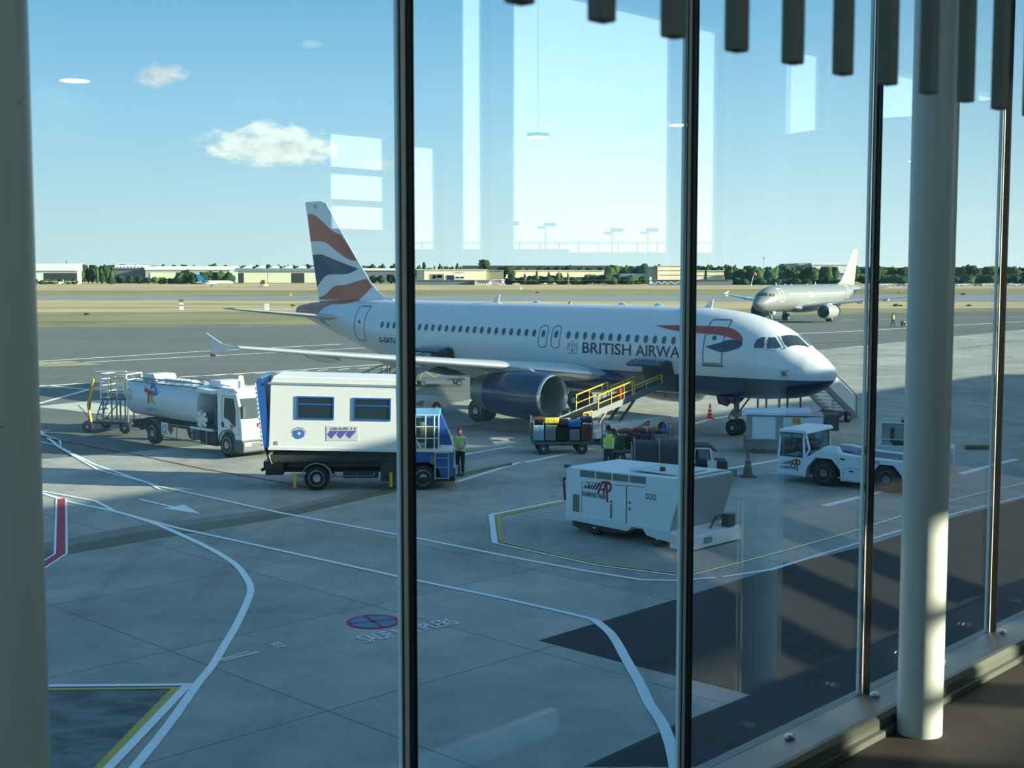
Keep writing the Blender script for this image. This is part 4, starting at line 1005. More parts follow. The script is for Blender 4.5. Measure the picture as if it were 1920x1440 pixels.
# --- high-lift bus with blue cab (x forward = +X)
def ambulift():
    c = G(592, 921); t = thing('high_lift_truck', 'white box high lift truck with blue cab and blue tail lift', 'truck', (c.x, c.y + 1.1, .02), R(2))
    MB().bb((-1.55, -.45, .55), (4.6, .45, .85)).build('chassis', DK, t)
    # body box tilted very slightly
    b = MB(); b.prism([(-1.62, 1.47), (-1.52, 3.78), (-1.42, 3.97), (2.86, 3.84), (2.95, 3.66), (3.02, 1.36)], -1.18, 1.18, 'xz')
    body = b.build('box_body', mat('box_white', (.80, .80, .77), .35, var=.03), t, bevel=.02)
    MB().prism([(-1.60, 3.70), (-1.60, 3.77), (2.98, 3.64), (2.98, 3.57)], -1.21, -1.18, 'xz').build('roof_trim', GREY, body)
    MB().prism([(-1.62, 1.44), (-1.62, 1.54), (3.02, 1.43), (3.02, 1.33)], -1.21, 1.21, 'xz').build('floor_trim', OFFW, body)
    MB().prism([(2.92, 1.36), (2.86, 3.62), (2.95, 3.62), (3.01, 1.36)], -1.21, -1.17, 'xz').build('corner_post', OFFW, body)
    for x0, x1, zt, zb in ((-.64, .62, 3.26, 2.52), (1.30, 2.56, 3.20, 2.47)):
        P = [(x0, zb), (x0 + .02, zt), (x1, zt - .03), (x1 - .02, zb - .03)]
        wn = mapped('window', [P], lambda u, v: (u, -1.186, v), DGL, body)
        q = MB()
        for po in stripe_polys(P, .05, True): q.prism(po, -1.21, -1.18, 'xz')
        q.prism([(x0, zt - .22), (x0, zt - .27), (x1, zt - .30), (x1, zt - .25)], -1.205, -1.18, 'xz')
        q.build('window_frame', BLUE, wn)
    pu = mat('purple_print', (.10, .09, .36), .5)
    MB().bb((.36, -1.19, 1.74), (1.45, -1.18, 2.25)).build('logo_plate', mat('plate_white', (.60, .62, .62), .5), body)
    F = lambda x0, z0: (lambda u, v: (x0 + u, -1.195, z0 + v))
    mapped('logo_blocks', [[(x, 0 + .13), (x + .17, .0), (x + .34, .13 + .17), (x + .12, .26)] if False else [(x, .13), (x + .13, 0), (x + .37, .26), (x + .08, .26)] for x in (0, .31, .62)], F(.40, 1.82), pu, body)
    lettering('logo_lettering', 'GROUPE 3 S', F(.50, 2.10), .88, .10, DGREY, body, bold=.01, shear=.3)
    mapped('round_badge', [[(.19 * math.cos(a), .16 * math.sin(a)) for a in np.linspace(0, 2 * math.pi, 24, endpoint=False)]], F(-.57, 1.98), mat('badge_blue', (.06, .15, .48), .5), body)
    mapped('badge_centre', [[(.05 * math.cos(a), .05 * math.sin(a)) for a in np.linspace(0, 2 * math.pi, 12, endpoint=False)]], lambda u, v: (-.57 + u, -1.20, 2.0 + v), WHITE, body)
    ts = []
    for i, a in enumerate(np.linspace(160, 20, 9)):
        r = R(a); ts += stripe_polys([(.215 * math.cos(r), .19 * math.sin(r)), (.265 * math.cos(r), .24 * math.sin(r))], .03)
    mapped('badge_lettering', ts, F(-.57, 1.98), BLUE, body)
    MB().bb((-1.42, -1.19, 1.6), (-1.30, -1.18, 1.73)).build('sticker', mat('sticker_tan', (.35, .28, .15), .6), body)
    # tail lift
    q = MB(); q.prism([(-2.02, 3.72), (-1.96, 3.9), (-1.82, 3.9), (-1.72, 3.6), (-1.58, 1.5), (-1.80, 1.5)], -1.15, 1.15, 'xz'); q.build('tail_lift', BLUE, t)
    q = MB(); q.prism([(-2.06, 3.72), (-2.02, 3.74), (-1.80, 1.5), (-1.86, 1.5)], -1.17, 1.17, 'xz'); tl = q.build('striped_edge', OFFW, t)
    q = MB()
    for i in range(14): z = 1.6 + i * .15; x = -2.04 + (3.72 - z) * .095; q.box((x, -1.175, z), (.05, .01, .05))
    q.build('hazard_squares', DGREY, tl)
    q = MB(); q.path([(-1.75, -1.0, 1.5), (-1.55, -1.0, .9), (-1.9, -1.0, .7)], .06); q.path([(-1.6, -1.0, 3.7), (-1.55, -1.0, 4.0)], .03); q.box((-1.45, -.9, .75), (.6, .4, .4)); q.box((-1.7, 0, .85), (.25, 2.0, .3)); q.build('lift_arm', BLK, t)
    # under-body
    q = MB().bb((-1.5, -1.05, 1.0), (3.0, 1.05, 1.35)).bb((-1.0, -.9, .8), (2.9, .9, 1.05)).bb((2.2, -1.1, .32), (3.1, -.6, 1.0)).bb((.9, -1.05, .42), (2.1, -.7, .66)); q.build('lift_frame', mat('frame_dark_green', (.035, .045, .04), .6, var=.3), t)
    q = MB()
    for y in (-.75, .75): q.bar((-.9, y, .95), (2.6, y, 1.3), .08, .12); q.bar((-.9, y, 1.3), (2.6, y, .95), .08, .12)
    q.build('scissor_arms', DK, t)
    for x in (-.75, 2.55): MB().tube((x, -1.12, .12), (x, -1.12, .62), .055, 10).build('stabiliser_leg', YEL, t)
    q = MB(); q.path([(.45, -1.12, .5), (1.95, -1.12, .5), (2.0, -1.12, .62)], .025); q.tube((1.4, -1.15, .47), (1.4, -1.18, .47), .03, 8); q.build('side_guard', GREYM, t)
    for x in (0, 3.66):
        for y in (-1.0, 1.0): wheel(t, (x, y, .43), .43, .26)
    q = MB()
    for i in range(12):
        a0, a1 = math.pi * i / 12, math.pi * (i + 1) / 12
        q.bar((.52 * math.cos(a0), -1.0, .43 + .52 * math.sin(a0)), (.52 * math.cos(a1), -1.0, .43 + .52 * math.sin(a1)), .32, .03)
    q.build('mudguard', GREY, t)
    # cab with open frame deck above
    cab = MB().prism([(3.1, .45), (3.1, 1.38), (4.68, 1.32), (4.72, .95), (4.68, .42), (4.3, .42), (4.15, .8), (3.8, .98), (3.45, .95), (3.2, .8)], -1.12, 1.12, 'xz').build('cab', mat('cab_blue', (.03, .12, .38), .35, coat=.3), t, bevel=.03)
    MB().prism([(3.05, 1.35), (3.05, 1.43), (4.70, 1.40), (4.70, 1.32)], -1.2, 1.2, 'xz').build('deck', OFFW, t)
    MB().prism([(3.75, 1.43), (3.75, 2.58), (4.25, 2.5), (4.5, 1.9), (4.66, 1.42)], .2, 1.0, 'xz').build('windscreen_hood', BLUE, t)
    q = MB(); 
    for x in (3.1, 3.4, 3.75, 4.05, 4.2):
        q.tube((x, -1.1, 1.43), (x, -1.1, 2.6), .025, 6)
    for z in (1.8, 2.2, 2.6): q.tube((3.1, -1.1, z), (4.2, -1.1, z), .02, 6)
    q.tube((3.1, -1.1, 2.3), (3.6, -1.1, 1.43), .025, 6); q.tube((4.75, -1.15, 1.4), (4.55, -1.15, 2.1), .02, 6); q.build('deck_frame', OFFW, t)
    MB().bb((3.05, -1.1, 2.50), (4.25, 1.0, 2.64)).build('cab_roof', mat('roof_blue', (.10, .30, .48), .4), t, bevel=.04)
    q = MB().box((3.9, -.4, 1.8), (.4, .5, .7)).lathe([(0, .15), (.5, .22), (.7, .15)], (3.55, -.5, 1.6), (0, 0, 1), 12); q.box((4.1, -.7, 1.6), (.3, .2, .3)); q.build('seat', mat('seat_green', (.15, .19, .14), .6), t)
    MB().bb((3.12, -1.05, 1.44), (4.2, -1.04, 2.58)).build('side_window', VGL, t)
    q = MB()
    for x in (4.08, 4.54): q.tube((x, -1.2, .38), (x, -1.2, 1.32), .025, 6)
    for z in (.42, .8, 1.12, 1.3): q.tube((4.08, -1.2, z), (4.54, -1.2, z), .022, 6)
    q.build('ladder', STEEL, t)
    lettering('fleet_marking', 'PA', lambda u, v: (3.93 + u * 0 + v * .0 + u, -1.13, .92 + v), .14, .26, YEL, cab)
    MB().bb((3.0, -1.15, .30), (4.76, 1.15, .46)).build('bumper', BLK, t, bevel=.03)
    MB().box((4.84, -.9, .7), (.06, .2, .25)).build('headlight', STEEL, t)
ambulift()

# --- ground power unit
def slashlogo(par, F, s, m1=mat('logo_dark_red', (.30, .03, .025), .5), m2=mat('logo_dark', (.03, .035, .045), .5), txt=True):
    """slanted bars growing into two letters, with the handler's name under it"""
    bars = [[(x, .50), (x + .05 + .008 * i, .50), (x + .05 + .008 * i + .8 * (.04 + .05 * i), .54 + .05 * i), (x + .8 * (.04 + .05 * i), .54 + .05 * i)] for i, x in enumerate((0.02, .12, .23, .35, .48, .62))]
    mapped('logo_bars', [[(p[0] * s, p[1] * s) for p in b] for b in bars], F, m2, par)
    A = stripe_polys([(.80, .40), (1.0, .82), (1.16, .84), (1.06, .40)], .08) + stripe_polys([(.92, .55), (1.1, .55)], .07)
    P = stripe_polys([(1.24, .12), (1.2, .84), (1.36, .82), (1.42, .68), (1.36, .55), (1.22, .54)], .085)
    mapped('logo_letters', [[(p[0] * s, p[1] * s) for p in b] for b in A + P], F, m1, par)
    if txt: lettering('logo_name', 'AVIAPARTNER', lambda u, v: F(u, v + .20 * s), 1.16 * s, .19 * s, m2, par, bold=.015)
def gpu():
    hdg = R(-45); c = G(1058, 1003); o = Vector((1.56, 38.1, 0)); st = Vector((math.sin(hdg), -math.cos(hdg), 0))
    t = thing('ground_power_unit', 'big white ground power unit trailer with slanted front parked nearest the glass', 'ground power unit', (1.57, 38.35, .02), hdg)
    gw = mat('power_unit_white', (.74, .82, .85), .42, var=.08)
    # x 0 rear .. 4.1 front ; near side y=0, far side y=2.2
    body = MB().prism([(0, .50), (0, 1.88), (4.28, 1.98), (3.80, .50)], 0, 2.35, 'xz').build('housing', gw, t, bevel=.025)
    MB().bb((-.05, -.03, 1.86), (.08, .12, 1.95)).build('corner_cap', DGREY, body)
    MB().prism([(4.1, 1.93), (4.1, 2.0), (4.3, 2.0), (4.3, 1.93)], -.03, .14, 'xz').build('corner_cap', mat('cap_olive', (.17, .19, .12), .6), body)
    MB().prism([(4.1, 1.93), (4.1, 2.0), (4.3, 2.0), (4.3, 1.93)], 2.22, 2.38, 'xz').build('corner_cap', mat('cap_olive', (.17, .19, .12), .6), body)
    # louvre grilles along the top edge
    for i in range(4):
        x0 = .55 + i * .62
        g = MB().prism([(x0, 1.66 + .014 * i), (x0 + .56, 1.672 + .014 * i), (x0 + .56, 1.862 + .014 * i), (x0, 1.85 + .014 * i)], -.012, .02, 'xz').build('air_grille', mat('grille_grey', (.16, .19, .18), .7, var=.25, scale=20), body)
    # side doors
    dp = []
    for P in ([(.62, .6), (.62, 1.52), (2.28, 1.58), (2.28, .42)], [(2.30, .5), (2.3, 1.6), (2.95, 1.62)]): dp += stripe_polys(P, .014)
    mapped('door_outline', dp, lambda u, v: (u, -.008, v), DGREY, body)
    MB().bb((.28, -.015, .62), (.52, .02, 1.12)).build('fuel_flap', mat('flap_olive', (.17, .18, .14), .6), body)
    slashlogo(body, lambda u, v: (.62 + u, -.012, .95 + v), .78)
    lettering('fleet_number', '020', lambda u, v: (2.98 + u, -.012, 1.30 + v), .36, .17, DGREY, body)
    mapped('warning_labels', [[(2.36, 1.10), (2.46, 1.10), (2.41, 1.2)], [(2.36, .92), (2.46, .92), (2.41, 1.02)], [(1.7, .3 + .3), (1.76, .6), (1.76, 1.0), (1.7, 1.0)], [(1.66, 1.04), (1.8, 1.04), (1.73, 1.12)], [(.72, 1.36), (.8, 1.36), (.76, 1.48)], [(.84, 1.35), (.93, 1.35), (.9, 1.52), (.86, 1.52)]], lambda u, v: (u, -.012, v), mat('label_dark', (.12, .15, .14), .6), body)
    # roof details
    q = MB().box((2.9, 1.1, 2.0), (1.6, 1.5, .02)); q.build('roof_plate', mat('roof_dirty', (.62, .70, .70), .7, var=.25, scale=5), body)
    MB().lathe([(0, .09), (.16, .08), (.18, .02)], (3.0, .7, 1.95), (0, 0, 1), 14).build('beacon', mat('beacon_brown', (.16, .03, .025), .4), body, smooth=True)
    MB().prism([(3.98, 1.975), (4.2, 1.985), (4.2, 1.99), (3.98, 1.98)], .2, 2.1, 'xz').build('front_vent', mat('vent_olive', (.22, .25, .19), .7, var=.3, scale=15), body)
    # slanted grey front panel
    MB().add([(3.83, .03, .52), (3.83, 2.32, .52), (4.31, 2.32, 1.93), (4.31, .03, 1.93), (3.80, .03, .52), (3.80, 2.32, .52), (4.28, 2.32, 1.93), (4.28, .03, 1.93)], [(0, 1, 2, 3), (7, 6, 5, 4), (0, 4, 5, 1), (1, 5, 6, 2), (2, 6, 7, 3), (3, 7, 4, 0)]).build('front_panel', mat('panel_grey', (.36, .42, .43), .5), body)
    lettering('front_mark', 'X', lambda u, v: (4.12 + v * .3, .9 - 0 + u, 1.45 + v), .10, .10, DGREY, body)
    # base frame with slanted skirts
    MB().prism([(0, .52), (0, .36), (2.35, .32), (2.5, .46), (2.9, .46), (3.05, .30), (4.25, .18), (4.25, .34), (3.8, .52)], -.03, 2.38, 'xz').build('base_frame', OFFW, t)
    MB().prism([(.1, .36), (.1, .16), (.4, .08), (2.2, .18), (2.3, .33)], .15, 2.2, 'xz').build('fuel_tank', mat('tank_dark', (.06, .07, .07), .6), t, bevel=.04)
    MB().prism([(.3, .34), (2.3, .31), (2.3, .24), (.3, .29)], -.025, .0, 'xz').build('rub_strip', BLK, t)
    pl_ = MB().prism([(3.82, .06), (3.82, .46), (4.38, .40), (4.42, .04)], .0, 2.5, 'xz').build('front_platform', gw, t, bevel=.02)
    lettering('fleet_number', '020', lambda u, v: (4.43 - v * .1, .75 + u, .15 + v), .36, .17, DGREY, pl_, bold=.015)
    q = MB(); q.path([(4.1, 1.45, .44), (4.15, 1.6, .72), (4.2, 1.8, .78), (4.2, 2.0, .5)], .03); q.box((4.2, 2.15, .6), (.25, .3, .35)); q.build('cable_reel', DGREY, t)
    q = MB(); q.tube((4.3, .2, .3), (4.32, .2, .75), .035, 8); q.lathe([(0, .12), (.12, .10)], (4.3, .1, .3), (0, 0, 1), 10); q.build('tow_hitch', GREYM, t)
    MB().path([(-.08, .05, .9), (-.14, .05, 1.5), (-.1, .05, 1.55), (-.06, .05, 1.5)], .03).build('cable_hook', BLK, t)
    for x in (1.0, 3.3):
        for y in (.2, 2.15): wheel(t, (x, y, .26), .26, .18)
gpu()

# --- pushback tractor; x towards the right of the view, near side = -y
def tug():
    c = G(1545, 912); hdg = R(-38)
    st = Vector((math.sin(hdg), -math.cos(hdg), 0)); o = c - st * 1.0
    t = thing('pushback_tractor', 'white pushback tractor with corner cab and big wheels between the black mullions', 'tractor', (o.x, o.y, .02), hdg)
    tw = mat('tractor_white', (.74, .82, .87), .4, var=.06)
    def arch(x, r=.66): return [(x - r, .25), (x - r, .55), (x - r * .45, .55 + r * .62), (x + r * .45, .55 + r * .62), (x + r, .55), (x + r, .25)]
    P = [(-.75, .25)] + arch(0)[0:0] + [(-.68, .25), (-.62, .62), (-.3, .98), (.3, .98), (.62, .62), (.66, .25), (1.75, .25), (1.8, .62), (2.05, .95), (2.55, .95), (2.85, .62), (2.9, .25), (3.7, .25), (3.7, 1.08), (1.0, 1.16), (.1, 1.28), (-.2, 1.26), (-.75, .9)]
    b = MB().prism(P, -1.1, -.75, 'xz').prism(P, .75, 1.1, 'xz'); 
    body = b.build('side_body', tw, t, bevel=.02)
    MB().bb((-.7, -.8, .35), (3.65, .8, 1.05)).build('chassis', DK, t)
    MB().prism([(.6, 1.0), (.6, 1.12), (3.6, 1.06), (3.6, 1.0)], -.78, .78, 'xz').build('engine_cover', DGREY, t)
    MB().lathe([(-.32, .1), (-.1, .2), (.3, .2), (.42, .05)], (.15, -.85, 1.22), (1, 0, 0), 12).build('headlamp_hump', tw, body, smooth=True)
    q = MB(); q.lathe([(-.1, .05), (0, .17), (.14, .1)], (1.15, -.2, 1.25), (0, 0, 1), 12); q.build('air_filter', BLK, t)
    # cab at the left end
    fl = MB().prism([(-1.75, .28), (-1.75, .92), (-.72, .92), (-.72, .28)], -1.1, 1.1, 'xz').build('cab_base', tw, t, bevel=.02)
    slashlogo(fl, lambda u, v: (-1.68 + u, -1.11, .38 + v), .56)
    q = MB()
    for (x, y, x2) in ((-1.73, -1.07, -1.66), (-.74, -1.07, -.80), (-1.73, 1.07, -1.66), (-.74, 1.07, -.80)):
        q.bar((x, y, .9), (x2, y * .96, 1.82), .07, .07)
    q.bar((-.74, -1.07, .9), (-.55, -1.07, 1.25), .06, .06); q.bar((-.55, -1.07, 1.25), (-.72, -1.03, 1.82), .06, .06)
    cf = q.build('cab_frame', tw, t)
    MB().prism([(-1.78, 1.80), (-1.70, 1.92), (-.70, 1.92), (-.62, 1.80)], -1.12, 1.12, 'xz').build('cab_roof', tw, t, bevel=.03)
    q = MB().bb((-1.68, -1.05, .95), (-.8, -1.04, 1.8)); q.build('side_window', VGL, t)
    q = MB().bb((-.76, -1.0, .98), (-.74, 1.0, 1.78)); q.build('rear_window', VGL, t)
    q = MB()
    for x in (-1.66, -.82): q.bb((x - .02, -1.07, .94), (x + .02, -1.035, 1.8))
    for z in (.96, 1.78): q.bb((-1.68, -1.07, z - .02), (-.8, -1.035, z + .02))
    q.bb((-1.26, -1.07, 1.3), (-1.24, -1.035, 1.8)); q.build('window_rubber', BLK, t)
    q = MB().box((-1.3, 0, 1.1), (.45, .5, .15)).box((-1.0, 0, 1.4), (.12, .5, .55)).box((-1.45, .5, 1.2), (.2, .4, .5)); q.tube((-1.5, -.3, 1.1), (-1.35, -.3, 1.45), .03, 6); q.lathe([(0, .17), (.03, .17)], (-1.35, -.3, 1.45), (.4, 0, 1), 16); q.build('seat', BLK, t)
    q = MB().box((-.2, -1.115, .9 - .02), (.01, .01, .01)); 
    lettering('fleet_number', '020', lambda u, v: (1.72 + u, -1.11, .96 + v), .34, .10, DGREY, body, bold=.015)
    q = MB()
    for (x, z) in ((.72, 1.02), (1.05, .62)): q.box((x, -1.105, z), (.16, .02, .05))
    q.build('handle', BLK, body)
    mapped('panel_lines', stripe_polys([(.75, .3), (.75, .72), (1.5, .72), (1.5, .3)], .012, True) + stripe_polys([(.55, 1.1), (.55, .75)], .012) + stripe_polys([(1.55, 1.1), (1.55, .3)], .012), lambda u, v: (u, -1.106, v), DGREY, body)
    MB().tube((-1.74, -1.1, 1.80), (-1.74, -1.1, 1.97), .04, 8).build('corner_lamp', mat('dull_amber', (.45, .12, .03), .4), t)
    wh = mat('dim_hub', (.16, .17, .17), .5, .3)
    for x in (0, 2.3):
        for y in (-.92, .92): wheel(t, (x, y, .46), .46, .32, hubm=wh)
tug()

# --- second vehicle behind the tractor: low box unit with number plate T12
def boxunit():
    c = Vector((9.9, 54.6, 0)); t = thing('lavatory_service_truck', 'low white box service unit with flat roof just behind the pushback tractor cab', 'service vehicle', (c.x, c.y, .02), R(-10))
    bw = mat('service_white', (.68, .78, .86), .45, var=.08)
    MB().bb((-.25, .3, .55), (2.9, 2.0, 1.62)).build('body', GREY, t, bevel=.03)
    MB().bb((0, .24, .62), (.95, .3, 1.55)).build('side_panel', bw, t, bevel=.03)
    MB().bb((1.25, .24, .7), (2.85, .3, 1.55)).build('side_panel', bw, t, bevel=.03)
    MB().prism([(-.35, 1.62), (-.35, 1.72), (2.4, 1.78), (2.4, 1.62)], .15, 2.1, 'xz').build('roof', bw, t, bevel=.02)
    pl_ = MB().bb((1.62, .22, 1.28), (1.95, .235, 1.52)).build('number_plate', YEL, t)
    lettering('plate_number', 'T12', lambda u, v: (1.65 + u, .215, 1.32 + v), .26, .15, BLK, pl_)
    MB().bb((-.35, .35, .2), (2.8, 1.9, .55)).build('base', mat('base_grey', (.15, .17, .16), .6), t)
    q = MB(); q.bb((2.9, .4, 1.0), (3.5, .6, 1.6)); q.tube((3.3, .4, 1.2), (3.6, .4, 1.75), .04, 6); q.tube((2.9, .5, 1.65), (3.6, .5, 1.6), .03, 6); q.lathe([(0, .1), (.1, .1)], (3.55, .35, 1.7), (0, 1, 0), 12); q.build('hose_bracket', DGREY, t)
    for x in (.3, 2.3):
        for y in (.5, 1.8): wheel(t, (x, y, .24), .24, .16)
boxunit()

# --- small tractor seen behind the pushback one, half hidden by the column
def smalltug():
    t = thing('baggage_tractor', 'small open cab tractor behind the big tractor, cut by the white column', 'tractor', (14.9, 50.6, .02), R(-20))
    MB().bb((-.9, -.6, .3), (1.9, .7, .95)).build('body', OFFW, t, bevel=.04)
    q = MB()
    for x, x2 in ((-.75, -.8), (.55, .25)):
        for y in (-.6, .65): q.bar((x, y, .95), (x2, y, 1.85), .06, .06)
    q.bar((-.8, -.6, 1.83), (.25, -.6, 1.83), .06, .06); q.bar((-.8, .65, 1.83), (.25, .65, 1.83), .06, .06); q.bar((-.7, -.6, 1.2), (.4, -.6, 1.2), .03, .03)
    q.build('cab_frame', WHITE, t)
    MB().bb((.0, -.65, 1.86), (1.0, .7, 1.95)).build('cab_roof', DGREY, t)
    q = MB().box((-.1, 0, 1.0), (.4, .8, .2)).box((-.35, 0, 1.3), (.1, .8, .5)); q.build('seat', BLK, t)
    MB().bb((-.7, -.61, .98), (.4, -.60, 1.8)).build('side_window', VGL, t)
    for x in (-.5, 1.4):
        for y in (-.65, .7): wheel(t, (x, y, .3), .3, .2)
smalltug()

# --- belt loaders: x runs up the belt towards the aircraft
def loader(name, label, door, back, zr, zf, yellow, truck=True):
    hdg = math.atan2(.73, .683)
    st = Vector((.683, .73, 0))
    o = door - st * back; t = thing(name, label, 'belt loader', (o.x, o.y, .02), hdg)
    L = back + .1
    def B(s, y, dz=0): return Vector((s, y, zr + (zf - zr) * s / L + dz))
    q = MB()
    for y in (-.48, .48): q.bar(B(-.6, y, -.02), B(L, y, -.02), .07, .28)
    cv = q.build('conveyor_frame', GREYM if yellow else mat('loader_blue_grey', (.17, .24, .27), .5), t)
    MB().bar(B(-.55, 0, .05), B(L - .05, 0, .05), .86, .05).build('belt', RUB, cv)
    q = MB()
    for k in range(14): q.tube(B(k * L / 14, -.43, -.02), B(k * L / 14, .43, -.02), .04, 8)
    q.build('roller', STEEL, cv)
    # chassis
    w_ = mat('loader_white', (.66, .70, .70), .45, var=.08)
    ch = MB().prism([(.6, .30), (.5, .62), (1.4, .80), (5.4, .92), (6.1, .86), (6.3, .5), (6.1, .3)], -.95, .95, 'xz').build('chassis', w_, t, bevel=.04)
    slashlogo(ch, lambda u, v: (3.6 + u, -.96, .32 + v), .55, txt=False)
    for x in (1.7, 5.3):
        for y in (-.88, .88): wheel(t, (x, y, .34), .34, .22)
    q = MB(); q.bar((3.0, -.3, .8), B(L * .7, -.3, -.1), .08, .1); q.bar((3.0, .3, .8), B(L * .7, .3, -.1), .08, .1); q.tube((1.8, 0, .7), B(L * .45, 0, -.1), .06, 8); q.build('lift_strut', DGREY, t)
    q = MB().box((.7, .7, 1.0), (.4, .4, .35)).box((.5, .7, 1.25), (.1, .4, .4)); q.build('seat', BLK, t)
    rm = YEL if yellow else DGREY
    def rail(s0, s1, y, h=.75, name_='hand_rail'):
        q = MB(); q.path([B(s0, y, .1), B(s0, y, h), B(s1, y, h), B(s1, y, .1)], .032); q.path([B(s0, y, .38), B(s1, y, .38)], .022)
        k = s0 + .9
        while k < s1 - .3: q.tube(B(k, y, .1), B(k, y, h), .022, 6); k += .9
        q.build(name_, rm, t)
    rail(1.2, 3.6, -.55); rail(1.0, 3.2, .55); rail(3.75, L - .3, -.55, .5); rail(3.4, L - .3, .55, .5)
    if yellow:
        MB().path([(.0, -.7, .8), (.0, -.7, 1.45), (.6, -.7, 1.5), (.62, -.7, .9)], .035).build('hand_rail', rm, t)
        q = MB().lathe([(0, .1), (.42, .1), (.5, .04), (.56, .04)], B(3.0, -.3, .12), (0, 0, 1), 12); q.build('fire_extinguisher', mat('extinguisher_red', (.55, .03, .02), .35), t)
    q = MB(); q.box(B(L - .1, 0, -.1), (.3, 1.1, .35)); q.path([B(L - .2, -.6, -.1), B(L - .2, -.62, -.55), B(L - .05, -.62, -.55), B(L - .05, -.6, -.1)], .03); q.build('front_bumper', DGREY, t)
    return t
stv = Vector((-.683, -.73, 0)); hdv = Vector((.731, -.683, 0)); nose = Vector((14.05, 57.65, 0))
d1 = nose - hdv * 8.3 + stv * 1.95
loader('belt_loader', 'belt loader with sunlit yellow handrails reaching the forward hold door', d1, 6.0, 1.15, 2.35, True)
d2 = nose - hdv * 22.6 + stv * 1.95
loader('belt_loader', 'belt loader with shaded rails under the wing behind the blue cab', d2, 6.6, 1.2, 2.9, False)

# --- airstairs on the far side of the nose
def airstairs():
    o = Vector((17.0, 67.6, .02)); hdg = math.atan2(-4.6, -4.7)
    t = thing('passenger_stairs', 'white passenger stairs rising behind the nose of the airliner', 'stairs', o, hdg)
    L = 5.6; H_ = 3.35
    q = MB()
    for k in range(16): s = k / 16; q.bb((L * s, -.6, H_ * s + .12), (L * s + .3, .6, H_ * s + .16))
    q.build('steps', OFFW, t)
    for y in (-.68, .68):
        q = MB(); q.prism([(0, .1), (0, .3), (L, H_ + .3), (L + 1.4, H_ + .3), (L + 1.4, H_), (L, H_), (.3, .1)], y - .03, y + .03, 'xz'); q.build('stringer', GREYM, t)
        q = MB(); q.prism([(0.3, .4), (.3, 1.25), (L, H_ + 1.2), (L + 1.4, H_ + 1.2), (L + 1.4, H_ + .2), (L, H_ + .2)], y - .012, y + .012, 'xz'); q.build('side_panel', mat('stair_panel', (.62, .70, .72), .3), t)
        MB().path([(.1, y, .2), (.1, y, 1.3), (L, y, H_ + 1.25), (L + 1.4, y, H_ + 1.25)], .03).build('hand_rail', GREYM, t)
    MB().bb((L, -.7, H_), (L + 1.4, .7, H_ + .1)).build('landing', GREYM, t)
    q = MB()
    for x in (L - .6, L + .5, L + 1.2):
        for y in (-.6, .6): q.tube((x, y, .1), (x, y, H_), .05, 8)
    q.tube((L + 1.2, -.6, H_), (L + .5, -.6, 1.5), .03, 6); q.bb((.5, -.6, .35), (L + 1.2, .6, .5)); q.build('support_legs', DGREY, t)
    for x in (1.0, L + .6):
        for y in (-.75, .75): wheel(t, (x, y, .26), .26, .16)
airstairs()

# --- baggage
LUG = [('black hard shell', (.015, .016, .018)), ('bright blue', (.03, .14, .42)), ('grey', (.20, .22, .23)), ('dark red', (.20, .03, .03)), ('yellow', (.75, .62, .08)), ('navy', (.02, .03, .09)), ('light blue', (.22, .42, .58)), ('brown', (.12, .06, .03)), ('white', (.6, .6, .6)), ('dark green', (.02, .07, .04)), ('orange', (.22, .08, .04))]
def suitcase(world, rz, dims, ci, label, group='suitcases and bags on the carts'):
    nm, c = LUG[ci]; m = mat('luggage_' + nm.replace(' ', '_'), c, .5, var=.15)
    t = thing('suitcase', label, 'suitcase', world, rz, group)
    w_, d, h = dims
    MB().bb((-w_ / 2, -d / 2, .03), (w_ / 2, d / 2, h)).build('shell', m, t, bevel=.05)
    MB().path([(-w_ * .2, 0, h - .01), (-w_ * .2, 0, h + .035), (w_ * .2, 0, h + .035), (w_ * .2, 0, h - .01)], .012).build('handle', BLK, t)
    q = MB()
    for x in (-w_ * .35, w_ * .35): q.tube((x, -d * .3, .0), (x, -d * .3, .04), .025, 8); q.tube((x, d * .3, .0), (x, d * .3, .04), .025, 8)
    q.build('caster', BLK, t)
    q = MB()
    for x in (-w_ * .2, w_ * .2): q.bb((x - .02, -d / 2 - .006, .08), (x + .02, -d / 2 + .004, h - .05))
    q.build('strap', m, t)
    return t
